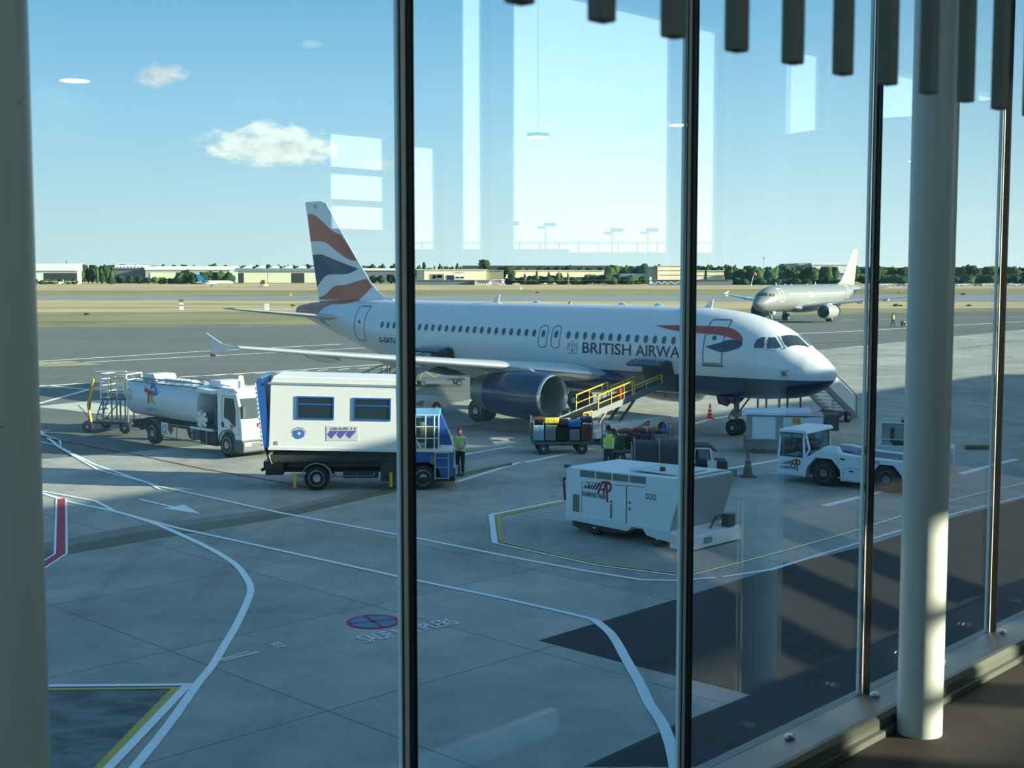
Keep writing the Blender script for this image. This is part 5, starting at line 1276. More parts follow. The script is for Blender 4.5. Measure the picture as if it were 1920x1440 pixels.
def cart(name, label, loc, rz, L, cover=None, bags=(), cat='baggage cart'):
    t = thing(name, label, cat, loc, rz)
    MB().bb((-L / 2, -.75, .42), (L / 2, .75, .52)).build('deck', DGREY, t, bevel=.01)
    q = MB().bb((-L / 2 + .2, -.1, .3), (L / 2 - .2, .1, .42)); q.bar((L / 2, 0, .38), (L / 2 + .8, 0, .25), .08, .06); q.build('chassis', DK, t)
    for x in (-L / 2 + .45, L / 2 - .45):
        for y in (-.62, .62): wheel(t, (x, y, .24), .24, .14)
    for x in (-L / 2 + .03, L / 2 - .03):
        q = MB()
        for y in (-.72, 0, .72): q.tube((x, y, .5), (x, y, 1.5 if cover is None else 1.35), .025, 6)
        for z in (.8, 1.15, 1.5 if cover is None else 1.35): q.tube((x, -.72, z), (x, .72, z), .02, 6)
        q.build('end_frame', GREYM, t)
    if cover:
        q = MB(); rings = []
        for i in range(7):
            x = -L / 2 + .04 + (L - .08) * i / 6; sag = -.05 * math.sin(math.pi * i / 6)
            rings.append([Vector((x, y, z + sag * (z > 1.3))) for y, z in ((-.80, .55), (-.78, 1.1), (-.70, 1.38), (-.5, 1.50), (.5, 1.50), (.70, 1.38), (.78, 1.1), (.80, .55))])
        q.loft(rings, close=False, cap=False); q.loft([[p * 1.0 - Vector((0, 0, .012)) for p in r] for r in rings], close=False, cap=False)
        cv = q.build('canvas_cover', CANVAS, t)
        for x in (-L / 2 + .1, L / 2 - .1, 0):
            MB().path([(x, -.82, .6), (x, -.80, 1.12), (x, -.72, 1.41), (x, -.5, 1.53), (x, .5, 1.53)], .03).build('cover_hoop', mat('hoop_grey', (.20, .20, .18), .6), cv)
    return t
# open cart with stacked cases to the left of the belt loader
cc = Vector((2.05, 55.3, .02)); cart('baggage_cart', 'open baggage cart stacked with suitcases left of the yellow railed loader', cc, R(4), 2.5)
lay = [(-1.0, -.45, 0, 6, (.45, .3, .68), 0), (-.5, -.45, 0, 2, (.45, .3, .7), 0), (.0, -.45, 0, 0, (.5, .3, .6), 0), (.5, -.45, 0, 2, (.45, .3, .52), 0), (1.0, -.45, 0, 7, (.45, .3, .7), 0),
       (-1.0, .1, 0, 0, (.5, .35, .75), 0), (-.45, .1, 0, 5, (.5, .35, .8), 0), (.1, .1, 0, 0, (.5, .35, .75), 0), (.65, .1, 0, 9, (.5, .35, .75), 0), (-.45, -.42, .72, 4, (.62, .34, .26), 0), (.5, -.42, .56, 1, (.55, .38, .34), 0), (.05, -.42, .63, 0, (.42, .35, .3), 0), (.98, -.42, .74, 5, (.5, .35, .28), 0), (-.9, .1, .8, 7, (.5, .35, .16), 0), (.2, .1, .8, 8, (.4, .3, .1), 0)]
wl_ = ['light blue upright suitcase at the left end of the open cart', 'grey upright suitcase beside the light blue one on the open cart', 'black upright suitcase in the middle front of the open cart', 'grey low suitcase under the blue bag on the open cart', 'brown upright suitcase at the right end of the open cart', 'black upright suitcase behind the light blue one', 'navy suitcase in the back row of the open cart', 'black suitcase in the back row of the open cart, middle', 'dark green suitcase in the back row of the open cart', 'yellow bag lying on top of the stacked open cart', 'bright blue bag lying on top of the open cart', 'black bag between the yellow and the blue bag', 'navy bag on top at the right end of the open cart', 'brown bag on top at the back left of the open cart', 'white bag on top at the back of the open cart']
cr_, sr_ = math.cos(R(4)), math.sin(R(4))
for (x, y, z, ci, dm_, _), lb in zip(lay, wl_):
    suitcase((cc.x + x * cr_ - y * sr_, cc.y + x * sr_ + y * cr_, .54 + z), R(4), dm_, ci, lb)
# cart piled with bags behind the covered cart
c2 = Vector((5.0, 52.9, .02)); cart('baggage_cart', 'flat baggage cart piled with bags behind the dark covered cart', c2, R(8), 2.6)
k = 0
for x, y, z, ci, dm_, lb in ((-.9, -.3, 0, 9, (.6, .4, .5), 'dark green bag at the left end of the piled flat cart'), (-.3, -.3, 0, 0, (.5, .4, .55), 'black bag low in the piled flat cart'), (.25, -.3, 0, 5, (.5, .4, .6), 'navy bag low in the piled flat cart'), (.85, -.3, 0, 2, (.5, .4, .58), 'grey case at the right end of the piled flat cart'), (-.55, -.3, .58, 7, (.6, .4, .2), 'brown bag topmost left of the piled flat cart'), (.02, -.3, .62, 3, (.5, .4, .2), 'dark red bag on top of the piled flat cart'), (.6, -.3, .62, 10, (.45, .4, .18), 'rust coloured bag on top right of the piled flat cart'), (1.0, -.3, .6, 1, (.3, .4, .16), 'bright blue bag on the right edge of the piled flat cart')):
    cr2, sr2 = math.cos(R(8)), math.sin(R(8))
    suitcase((c2.x + x * cr2 - y * sr2, c2.y + x * sr2 + y * cr2, .54 + z), R(8), dm_, ci, lb)
c3 = Vector((5.25, 47.4, .02)); cart('covered_baggage_cart', 'baggage cart under a dark canvas cover just behind the power unit', c3, R(-4), 1.95, cover=True)
# tractor pulling it
def bagtractor():
    t = thing('baggage_tractor', 'dark baggage tractor with white cab frame right of the covered cart', 'tractor', (6.85, 47.25, .02), R(-4), sc=.84)
    MB().prism([(-.55, .3), (-.55, .75), (.45, .8), (.5, 1.0), (.95, 1.0), (.98, .3)], -.6, .6, 'xz').build('body', DK, t, bevel=.04)
    q = MB()
    for y in (-.6, .6):
        q.bar((-.5, y, .7), (-.42, y, 1.55), .07, .07); q.bar((.35, y, .75), (.22, y, 1.55), .07, .07); q.bar((-.42, y, 1.55), (.22, y, 1.55), .07, .07)
    q.build('cab_frame', WHITE, t)
    MB().loft([[Vector((x, y, z)) for x, z in ((-.5, 1.57), (-.35, 1.66), (.25, 1.64), (.5, 1.42), (.42, 1.4), (.2, 1.58))] for y in (-.62, .62)]).build('canvas_hood', CANVAS, t)
    MB().bb((-.4, -.59, .85), (.25, -.58, 1.5)).build('side_window', VGL, t)
    MB().bb((.12, -.64, .55), (.5, -.6, 1.05)).build('side_panel', OFFW, t, bevel=.02)
    MB().box((-.1, 0, .9), (.4, .7, .25)).box((-.3, 0, 1.2), (.1, .7, .45)).build('seat', BLK, t)
    for x in (-.3, .7):
        for y in (-.55, .55): wheel(t, (x, y, .27), .27, .18)
bagtractor()
# small dolly cluster in the sun beyond the engine
t = thing('dolly_trailer', 'flat dolly trailer with yellow fittings in the sun behind the engine', 'trailer', (-4.8, 88, .02), R(10))
MB().bb((-1.6, -.9, .4), (1.6, .9, .5)).build('deck', DGREY, t)
MB().path([(-1.4, -.9, .5), (-1.2, -.9, 1.1), (-.4, -.9, .6), (.2, -.9, 1.15), (1.4, -.9, .55)], .03).build('frame', mat('dim_yellow', (.35, .25, .04), .6), t)
for x in (-1.2, 1.2):
    for y in (-.8, .8): wheel(t, (x, y, .22), .22, .14)

# --- cones
def cone(loc, h, label, lit=True):  # with lit off, shade is put into the base, body and band colours
    t = thing('traffic_cone', label, 'traffic cone', loc)
    MB().bb((-.2 * h / .7, -.2 * h / .7, 0), (.2 * h / .7, .2 * h / .7, .04)).build('base', ORANGE if lit else mat('cone_shaded_base', (.05, .045, .04), .7), t, bevel=.01)
    om = ORANGE if lit else mat('shaded_cone', (.20, .09, .045), .7)
    MB().lathe([(.03, .14 * h / .7), (h, .03)], (0, 0, 0), (0, 0, 1), 20).build('cone_body', om, t, smooth=True)
    for a, b in ((.35, .48), (.62, .74)):
        f = lambda k: (.14 * h / .7) * (1 - k) + .03 * k + .003
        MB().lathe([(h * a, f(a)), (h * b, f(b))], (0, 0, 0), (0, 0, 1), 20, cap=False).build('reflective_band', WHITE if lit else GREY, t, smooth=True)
p = G(1331, 786); cone((p.x, p.y, .02), .78, 'orange and white traffic cone in the sun near the nose wheel')
p = G(1402, 895); cone((p.x, p.y, .02), .98, 'dull shaded traffic cone left of the pushback tractor', False)
p = G(848, 900)
q = MB().bb((-.25, -.12, 0), (.25, .12, .16)); o = q.build('wheel_chock', mat('chock_olive', (.20, .20, .06), .6), loc=(G(1368, 893).x, G(1368, 893).y, .02), bevel=.02); tag(o, 'small olive wheel chock on the white line left of the shaded cone', 'wheel chock')
o = MB().bb((-.5, -.15, 0), (.5, .15, .18)).build('rubber_kerb', mat('kerb_olive', (.16, .16, .06), .6), loc=(G(1832, 843).x, G(1832, 843).y, .02), rz=R(5), bevel=.03); tag(o, 'dark olive rubber kerb lying on the apron right of the column', 'kerb block')

# ------------------------------------------------------------------ people
def skinmesh(name, chains, m, parent, sub=2):
    """chains: list of [(x,y,z,r), ...]; first vertex of the first chain is the root; chains may start at an index"""
    vs_, es, rs = [], [], []
    for ch in chains:
        start = None
        for i, p in enumerate(ch):
            if isinstance(p, int): start = p; continue
            vs_.append(p[:3]); rs.append(p[3]); j = len(vs_) - 1
            if start is not None: es.append((start, j))
            start = j
    me = bpy.data.meshes.new(name); me.from_pydata(vs_, es, []); me.materials.append(m)
    o = bpy.data.objects.new(name, me); COL.objects.link(o)
    if parent is not None: o.parent = parent
    md = o.modifiers.new('skin', 'SKIN'); md.use_smooth_shade = True
    for i, r in enumerate(rs):
        r2 = r if isinstance(r, tuple) else (r, r)
        me.skin_vertices[0].data[i].radius = r2
    me.skin_vertices[0].data[0].use_root = True
    sb = o.modifiers.new('sub', 'SUBSURF'); sb.levels = sub; sb.render_levels = sub
    return o
def person(label, loc, rz, pose, shirt, trousers, long_sleeve=True, sc=1.0):
    """local: x = facing direction, y = left"""
    t = thing('person', label, 'person', loc, rz, sc=sc)
    P = pose
    torso = [(0, 0, .96, (.15, .115)), (0, 0, 1.10, (.145, .105)), (.01, 0, 1.25, (.165, .115)), (0, 0, 1.40, (.17, .10)), (0, 0, 1.47, (.09, .075)), (.01, 0, 1.53, .055)]
    body = [torso]
    def idx(k): return k
    legs = []
    for s in (1, -1):
        f = P['foot'][0 if s == 1 else 1]; kn = P['knee'][0 if s == 1 else 1]
        legs.append([0, (0.0, s * .095, .88, .095), (kn[0], s * kn[1], .50, .062), (f[0] - .01, s * f[1], .09, .042)])
    arms = []
    for s in (1, -1):
        e = P['elbow'][0 if s == 1 else 1]; w_ = P['hand'][0 if s == 1 else 1]
        arms.append([3, (0, s * .19, 1.40, .062), (e[0], s * e[1], e[2], .045), (w_[0], s * w_[1], w_[2], .028)])
    # body as one surface: skin
    bd = skinmesh('body', [torso + [(.02, 0, 1.60, .05)]] + legs + arms, SKIN, t)
    # clothes follow as slightly larger shells
    skinmesh('trousers', [[(0, 0, 1.04, (.160, .122)), (0, 0, .93, (.165, .13))], [1, (0, .10, .84, .105), (P['knee'][0][0], P['knee'][0][1], .50, .076), (P['foot'][0][0] - .01, P['foot'][0][1], .12, .062)], [1, (0, -.10, .84, .105), (P['knee'][1][0], -P['knee'][1][1], .50, .076), (P['foot'][1][0] - .01, -P['foot'][1][1], .12, .062)]], trousers, t)
    ch = [[(0, 0, 1.0, (.163, .126)), (0, 0, 1.12, (.160, .12)), (.01, 0, 1.26, (.178, .13)), (0, 0, 1.40, (.18, .115)), (0, 0, 1.47, (.10, .085))]]
    for i, s in ((0, 1), (1, -1)):
        e = P['elbow'][i]; w_ = P['hand'][i]; w2 = [e[k] + (w_[k] - e[k]) * (.85 if long_sleeve else -.15) for k in range(3)]
        ch.append([3, (0, s * .20, 1.41, .074), (e[0], s * e[1], e[2], .057), (w2[0], s * w2[1], w2[2], .042)] if long_sleeve else [3, (0, s * .20, 1.41, .074), (e[0] * .8, s * e[1], e[2] + .05, .06)])
    skinmesh('shirt', ch, shirt, t)
    # vest: open fronted shell over the shirt
    q = MB(); rings = []
    for z, a, b in ((.93, .205, .165), (1.05, .20, .16), (1.2, .215, .165), (1.33, .225, .160), (1.42, .19, .14), (1.475, .11, .105)):
        rings.append([Vector((b * math.cos(th), a * math.sin(th), z)) for th in [2 * math.pi * i / 28 for i in range(28)]])
    q.loft(rings, cap=False); v_ = q.build('hi_vis_vest', LIME, t, smooth=True)
    for z, a, b in ((1.02, .207, .166), (1.16, .214, .168)):
        MB().lathe([(0, 1), (.05, 1)], (0, 0, 0), (0, 0, 1), 28, cap=False)
        rr_ = [[Vector((b * math.cos(th), a * math.sin(th), zz)) for th in [2 * math.pi * i / 28 for i in range(28)]] for zz in (z, z + .05)]
        MB().loft(rr_, cap=False).build('reflective_band', mat('reflective_silver', (.65, .68, .68), .4), v_, smooth=True)
    for y in (-.1, .1):
        MB().path([(.17, y, .95), (.178, y, 1.3), (.12, y, 1.45), (0, y, 1.475), (-.12, y, 1.45), (-.178, y, 1.3), (-.17, y, .95)], .014, 6).build('reflective_band', mat('reflective_silver', (.65, .68, .68), .4), v_)
    # head with face
    hx, hz = P.get('head', (.03, 1.66))
    rings = []
    for z, a, b, dx in ((-.125, .03, .035, .035), (-.11, .052, .062, .025), (-.07, .066, .080, .015), (-.02, .073, .092, .005), (.04, .076, .097, -.002), (.085, .068, .085, -.006), (.115, .045, .055, -.008), (.125, .015, .02, -.008)):
        rings.append([Vector((hx + dx + b * math.cos(th), a * math.sin(th), hz + z)) for th in [2 * math.pi * i / 20 for i in range(20)]])
    hd_ = MB().loft(rings).build('head', SKIN, t, smooth=True)
    MB().prism([(hx + .09, hz + .02), (hx + .125, hz - .03), (hx + .09, hz - .035)], -.014, .014, 'xz').build('nose', SKIN, hd_)
    for s in (-1, 1):
        MB().lathe([(-.012, .002), (0, .012), (.012, .002)], (hx + .083, s * .03, hz + .0), (1, 0, 0), 8).build('eye', BLK, hd_)
        MB().lathe([(-.01, .01), (0, .03), (.01, .01)], (hx - .005, s * .077, hz - .01), (0, 1, 0), 10).build('ear', SKIN, hd_)
    MB().box((hx + .088, 0, hz - .068), (.012, .045, .008)).build('mouth', mat('lips', (.25, .08, .07), .6), hd_)
    rings = []
    for z, k in ((-.03, 1.08), (.03, 1.10), (.08, 1.12), (.118, .95), (.138, .35)):
        a0 = .076 * k if z < .1 else .055 * k; b0 = .098 * k if z < .1 else .07 * k
        rings.append([Vector((hx - .014 + (b0 if math.cos(th) < .25 or z > .05 else b0 * .6) * math.cos(th), a0 * math.sin(th), hz + z)) for th in [2 * math.pi * i / 20 for i in range(20)]])
    MB().loft(rings).build('hair', HAIR, t, smooth=True)
    # hands: palm, four fingers and thumb
    for i, s in ((0, 1), (1, -1)):
        w_ = Vector((P['hand'][i][0], s * P['hand'][i][1], P['hand'][i][2])); e = Vector((P['elbow'][i][0], s * P['elbow'][i][1], P['elbow'][i][2]))
        d = (w_ - e).normalized(); sd = d.cross(Vector((1, 0, .2))).normalized() if abs(d.x) < .8 else Vector((0, 1, 0)); up = sd.cross(d)
        p1 = w_ + d * .045; p2 = w_ + d * .085
        hand = [[(*w_, .024), (*p1, (.034, .018)), (*p2, (.036, .016))]]
        for k, ln in enumerate((.062, .074, .070, .054)):
            b = p2 + sd * (-.027 + .018 * k); m_ = b + d * ln * .5 + up * .006; f_ = b + d * ln + up * .024
            hand.append([2, (*b, .0095), (*m_, .0085), (*f_, .007)])
        th = w_ + d * .03 + sd * -.035; th2 = th + d * .035 + sd * -.018 + up * .01
        hand.append([1, (*th, .011), (*th2, .008)])
        skinmesh('hand', hand, SKIN, t, 1)
    for i, s in ((0, 1), (1, -1)):
        f = P['foot'][i]
        rr2 = []
        for x, w2_, h in ((-.09, .035, .06), (-.05, .045, .10), (.02, .048, .09), (.10, .052, .06), (.17, .045, .045), (.20, .02, .03)):
            rr2.append([Vector((f[0] + x, s * f[1] + w2_ * math.cos(a), max(0, h * .5 + h * .5 * math.sin(a)))) for a in [2 * math.pi * k / 12 for k in range(12)]])
        MB().loft(rr2).build('shoe', BLK, t, smooth=True)
    return t
NAVYC = mat('navy_cloth', (.03, .045, .085), .9); BLC = mat('blue_grey_cloth', (.10, .16, .26), .9); WHC = mat('pale_cloth', (.42, .48, .50), .9); DKC = mat('dark_cloth', (.03, .035, .04), .9)
p = G(863, 893)
person('person in a yellow vest over a pale shirt standing right of the blue cab', (p.x, p.y, .02), R(-110), dict(foot=[(.06, .12), (-.02, .06)], knee=[(.05, .12), (.03, .10)], elbow=[(.06, .26, 1.16), (-.02, .27, 1.15)], hand=[(.26, .16, 1.05), (.16, .22, .98)], head=(.05, 1.65)), WHC, DKC)
person('person in a yellow vest and blue trousers with back to us behind the power unit', (3.62, 49.6, .02), R(95), dict(foot=[(.0, .10), (-.02, .10)], knee=[(.03, .10), (.02, .10)], elbow=[(.05, .27, 1.14), (.04, .27, 1.14)], hand=[(.24, .18, 1.08), (.22, .2, 1.0)], head=(.04, 1.66)), BLC, NAVYC)
p = G(1674, 612)
person('tiny distant person in a yellow vest walking behind the grey airliner', (p.x, p.y, .02), R(-60), dict(foot=[(.22, .08), (-.25, .08)], knee=[(.16, .09), (-.04, .09)], elbow=[(-.08, .27, 1.16), (.1, .27, 1.16)], hand=[(.0, .28, .92), (.3, .25, 1.05)], head=(.05, 1.65)), DKC, DKC, sc=1.05)
p = G(1696, 613)
t = thing('ground_start_cart', 'tiny dark two wheeled cart beside the distant walking person', 'cart', (p.x, p.y, .02), R(20))
MB().bb((-.4, -.3, .3), (.4, .3, .8)).build('body', DGREY, t); MB().bar((.3, 0, .7), (1.6, 0, 1.2), .08, .08).build('tow_bar', OFFW, t)
for y in (-.35, .35): wheel(t, (0, y, .3), .3, .12)

# ------------------------------------------------------------------ far side of the airfield
def fx(px, Yd): return (px - 960) / FPX * Yd
def fz(py, Yd): return EYE - (py - 509) / FPX * Yd
ROOFW = mat('roof_white', (.80, .82, .82), .5, scale=.05); ROOFB = mat('roof_blue_grey', (.20, .26, .31), .5, scale=.05)
WALLG = mat('shed_wall', (.40, .45, .45), .8, scale=.05); WALLP = mat('pale_green_door', (.72, .75, .54), .8, scale=.1); DARKO = mat('hangar_dark', (.03, .04, .045), .8)
SLATE = mat('slate_wall', (.13, .165, .19), .8, scale=.1)
def hall(name, label, x0, x1, yt, Yd, depth, wallc, roofc, roofh=.12, ybase=None, parts=(), cat='building', saw=0):
    """box hall with a parapet roof; parts: (kind, px0, px1, ytop, ybot, material)"""
    X0, X1 = fx(x0, Yd), fx(x1, Yd); zt = fz(yt, Yd)
    t = thing(name, label, cat, ((X0 + X1) / 2, Yd, 0)); hw = (X1 - X0) / 2
    rh = zt * roofh
    MB().bb((-hw, 0, 0), (hw, depth, zt - rh)).build('wall', wallc, t)
    MB().prism([(-hw - .4, zt - rh), (-hw - .4, zt), (hw + .4, zt), (hw + .4, zt - rh)], -.6, depth + .5, 'xz').build('roof', roofc, t)
    if saw:
        for i in range(saw):
            x = -hw + (i + .3) * 2 * hw / saw
            MB().prism([(x, zt), (x + 2 * hw / saw * .5, zt + 1.6), (x + 2 * hw / saw * .55, zt + 1.3), (x + 2 * hw / saw * .55, zt)], -.5, depth, 'xz').build('roof_light', ROOFW, t)
    for kind, a, b, y0, y1, m in parts:
        xa, xb = fx(a, Yd) - (X0 + X1) / 2, fx(b, Yd) - (X0 + X1) / 2
        MB().bb((xa, -.25, max(0, fz(y1, Yd))), (xb, .05, fz(y0, Yd))).build(kind, m, t)
    return t
hall('aircraft_hangar', 'white hangar at the far left edge with a dark open bay', 40, 148, 494.5, 820, 8, WALLG, ROOFW, .35, parts=[('open_bay', 85, 147, 512, 530, DARKO), ('door', 62, 84, 512, 530, OFFW), ('chimney', 127, 130, 488, 495, GREY)])
hall('storage_shed', 'dark blue grey shed with toothed roof right of the left hangar', 215, 274, 502, 860, 8, SLATE, SLATE, .1, saw=9)
hall('aircraft_hangar', 'long white roofed hangar with pale doors behind the round bushes', 275, 440, 499, 850, 10, WALLG, ROOFW, .22, parts=[('door', 284, 332, 511, 530, WALLP), ('open_bay', 332, 352, 511, 530, DARKO), ('side_block', 432, 448, 502, 530, OFFW)])
hall('aircraft_hangar', 'hangar row with skylight roof and cream doors left of the striped tail', 446, 600, 503, 850, 12, WALLG, ROOFB, .2, saw=6, parts=[('door', 459, 503, 512, 530, WALLP), ('door', 504, 547, 512, 530, WALLP), ('open_bay', 448, 458, 512, 530, DARKO), ('open_bay', 548, 571, 512, 530, DARKO), ('door', 572, 598, 512, 530, WALLP)])
hall('storage_shed', 'grey shed with thin white roof just right of the striped tail', 672, 758, 503, 850, 12, SLATE, ROOFW, .15)
hall('warehouse', 'cream warehouse front with dark script sign right of the first mullion', 782, 912, 505, 800, 12, CREAM, OFFW, .05, parts=[('panel', 782, 796, 507, 530, SLATE), ('annex', 808, 833, 514, 525, SLATE), ('annex', 838, 852, 516, 532, NAVY), ('annex', 852, 873, 517, 524, OFFW), ('window', 854, 862, 519, 522, DGL), ('window', 863, 870, 519, 522, DGL), ('window', 811, 818, 516, 522, DGL), ('window', 820, 829, 516, 521, DGL)])
wh = [o for o in bpy.data.objects if o.name.startswith('warehouse')][0]
lettering('script_sign', 'anyhow', lambda u, v: (fx(852, 800) - fx(847, 800) + u, -.4, fz(513, 800) + v), 6.5, 1.3, DGREY, wh, shear=.4)
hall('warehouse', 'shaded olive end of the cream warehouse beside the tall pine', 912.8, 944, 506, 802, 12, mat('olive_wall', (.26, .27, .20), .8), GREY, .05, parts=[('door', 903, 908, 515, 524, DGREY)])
hall('low_building', 'low slate shed line in front of the cream warehouse', 782, 890, 525, 760, 12, SLATE, SLATE, .1)
hall('graffiti_hut', 'small white hut with black graffiti beside the slate sheds', 890, 922, 525, 758, 8, OFFW, GREY, .1, cat='hut')
hh = [o for o in bpy.data.objects if o.name.startswith('graffiti_hut')][0]
mapped('graffiti', stripe_polys(smooth_pts([(-3.2, .6), (-2.4, 2.2), (-1.8, .8), (-.8, 2.4), (-.4, .8), (.6, 2.2), (1.0, .7), (2.0, 2.3), (2.6, .9), (3.4, 2.2)], 4), .35), lambda u, v: (u, -.3, v), BLK, hh)
hall('low_building', 'tiny white gabled outbuilding right of the graffiti hut', 925, 946, 524, 760, 8, GREY, OFFW, .1, parts=[('white_end', 940, 945, 523, 533, OFFW)])
hall('warehouse', 'long low cream warehouse seen over the hedge in the middle', 944, 1132, 506.5, 830, 50, CREAM, OFFW, .04)
hall('long_roofed_shed', 'long dark roof behind the cream warehouses', 868, 1150, 498, 900, 40, SLATE, mat('dark_roof', (.05, .065, .07), .7), .4)
hall('low_building', 'small white flat building between hedge and trees', 1168, 1208, 513, 820, 20, OFFW, WHITE, .2)
hall('warehouse', 'big cream block building left of the second mullion', 1232, 1292, 498, 800, 20, CREAM, CREAM, .02, parts=[('ledge', 1232, 1292, 506.5, 507.5, GREY), ('ledge', 1238, 1290, 515, 516, GREY)])
hall('warehouse', 'grey end block beside the big cream block building', 1214, 1230, 500, 804, 14, GREY, SLATE, .1)
hall('warehouse', 'cream building peeking between trees right of the second mullion', 1300, 1362, 507, 800, 50, CREAM, OFFW, .05, parts=[('ledge', 1300, 1362, 516, 517, GREY)])
hall('boundary_wall', 'dark slate wall with pale graffiti below the big cream block', 1216, 1372, 524.5, 740, 2, SLATE, SLATE, .05, cat='wall', parts=[('white_pillar', 1217, 1221, 519.5, 533, OFFW)])
bw_ = [o for o in bpy.data.objects if o.name.startswith('boundary_wall')][0]
mapped('graffiti', stripe_polys(smooth_pts([(-22, 2.2), (-20, .6), (-18, 2), (-16, .7), (-14.5, 2.1), (-13, .6), (-11, 2), (-9, .9), (-6, 2.2)], 4), .3), lambda u, v: (u, -.35, v), OFFW, bw_)
hall('warehouse', 'bright white building standing behind the fin of the grey airliner', 1520, 1596, 493, 900, 60, OFFW, WHITE, .1)
hall('warehouse', 'grey block left of the bright white building behind the grey airliner', 1494, 1520, 494, 903, 60, GREY, GREY, .1)
hall('low_building', 'low white building half hidden below the bright white one', 1555, 1590, 512, 880, 20, OFFW, GREY, .2)

# trees: every one its own crown and trunk
LEAF = [mat('foliage_dark', (.022, .045, .022), .95, var=.5, scale=.9, spec=.1), mat('foliage_mid', (.045, .085, .030), .95, var=.5, scale=.9, spec=.1), mat('foliage_pale', (.10, .14, .055), .95, var=.5, scale=.9, spec=.1)]
BARK = mat('bark', (.06, .045, .03), .9)
CROWN = {}
def crown_mesh(kind, v):
    key = (kind, v)
    if key in CROWN: return CROWN[key]
    rnd = random.Random(v * 17 + len(kind)); bm = bmesh.new()
    blobs = {'round': [(0, 0, .55, .42, .40)], 'pine': [(0, 0, .78, .5, .17), (.2, .1, .62, .25, .1), (-.25, 0, .66, .25, .12)], 'tall': [(0, 0, .5, .22, .5)], 'bush': [(0, 0, .38, .5, .40)]}[kind]
    out = []
    for (x, y, z, rx, rz) in blobs:
        out.append((x, y, z, rx, rz))
        for k in range(9):
            a = rnd.uniform(0, 6.28); e = rnd.uniform(-.7, 1.0); out.append((x + rx * .62 * math.cos(a), y + rx * .62 * math.sin(a), z + rz * .6 * e, rx * rnd.uniform(.3, .5), rz * rnd.uniform(.3, .5)))
    for (x, y, z, rx, rz) in out:
        r = bmesh.ops.create_icosphere(bm, subdivisions=3, radius=1.0)
        for w_ in r['verts']:
            n = noise.noise(w_.co * 2.3 + Vector((x * 9, v * 3.1, z * 7))) * .45 + noise.noise(w_.co * 6 + Vector((v, 1, 2))) * .25
            c = w_.co * (1 + n); w_.co = Vector((x + c.x * rx, y + c.y * rx, max(.02, z + c.z * rz)))
    me = bpy.data.meshes.new('crown'); bm.to_mesh(me); bm.free(); me.polygons.foreach_set('use_smooth', [True] * len(me.polygons)); CROWN[key] = me
    return me
TRUNK = MB().tube((0, 0, 0), (0, 0, .55), .03, 8, .018).build('x', BARK); TRM = TRUNK.data; bpy.data.objects.remove(TRUNK)
def tree(px, ytop, Yd, wpx, kind, shade, label, group):
    h = fz(ytop, Yd); w_ = wpx / FPX * Yd
    t = thing('tree' if kind != 'bush' else 'bush', label, 'tree' if kind != 'bush' else 'bush', (fx(px, Yd), Yd, 0), random.uniform(0, 6), group)
    me = crown_mesh(kind, random.randint(0, 4)).copy(); me.materials.clear(); me.materials.append(LEAF[shade])
    o = bpy.data.objects.new('crown', me); COL.objects.link(o); o.parent = t; o.scale = (w_, w_, h)
    k = bpy.data.objects.new('trunk', TRM); COL.objects.link(k); k.parent = t; k.scale = (h, h, h)
    return t
def row(x0, x1, yt, dy, Yd, dY, wpx, step, kinds, shades, label, group):
    x = x0
    while x < x1:
        tree(x + random.uniform(-2, 2), yt + random.uniform(-dy, dy), Yd + random.uniform(-dY, dY), wpx * random.uniform(.8, 1.25), random.choice(kinds), random.choice(shades), label, group); x += step * random.uniform(.8, 1.25)
row(150, 214, 505, 4, 840, 6, 15, 9, ['round', 'tall'], [0, 1, 1], 'green tree in the clump right of the far left hangar', 'trees beside the left hangar')
row(66, 146, 522, 2, 790, 5, 14, 13, ['bush'], [0, 1], 'low bush in front of the far left hangar', 'bushes before the left hangar')
row(196, 345, 518, 3, 800, 8, 14, 15, ['bush', 'round'], [0, 1], 'small round tree or bush in front of the sheds at left', 'low trees before the sheds')
row(344, 432, 509, 3, 800, 6, 24, 10, ['round', 'bush'], [0, 0, 1], 'dense dark tree of the round clump before the long hangar', 'dark clump before the long hangar')
row(60, 760, 496.5, 1.6, 1100, 15, 24, 19, ['round'], [0], 'dark treetop showing over the hangar roofs', 'treetops over the hangars')
row(700, 757, 516, 3, 800, 6, 14, 15, ['round'], [0], 'dark round tree before the grey shed right of the striped tail', 'trees before the grey shed')
row(788, 872, 496.5, 4, 900, 10, 16, 9, ['round', 'tall'], [0, 1], 'green tree rising behind the cream warehouse', 'trees behind the cream warehouse')
tree(908, 484.5, 840, 20, 'pine', 0, 'tall umbrella pine standing above the cream warehouse', None)
row(942, 960, 500, 2, 810, 3, 18, 9, ['round', 'pine'], [0], 'dark leafy tree at the right end of the cream warehouse', 'trees by the warehouse end')
row(955, 1210, 516, 3, 780, 12, 24, 10, ['bush', 'round'], [0, 0, 1], 'dark green shrub tree in the hedge in the middle distance', 'hedge in the middle distance')
row(985, 1080, 511, 3, 770, 3, 12, 19, ['tall', 'round'], [2], 'pale slender tree standing before the dark hedge', 'pale trees before the hedge')
row(960, 1160, 499.5, 2.2, 891, 1, 22, 17, ['round'], [0, 1], 'tree top over the long warehouse', 'treetops over the long warehouse')
row(1142, 1216, 496, 3, 850, 10, 26, 11, ['round'], [1, 0], 'tall green tree left of the cream block building', 'trees left of the cream block')
row(1212, 1262, 496.5, 1, 880, 5, 24, 22, ['round'], [0], 'dark tree crown behind the cream block building', 'trees behind the cream block')
row(1300, 1372, 498, 2, 880, 8, 24, 11, ['round'], [1, 0], 'tree rising behind the building right of the second mullion', 'trees right of the second mullion')
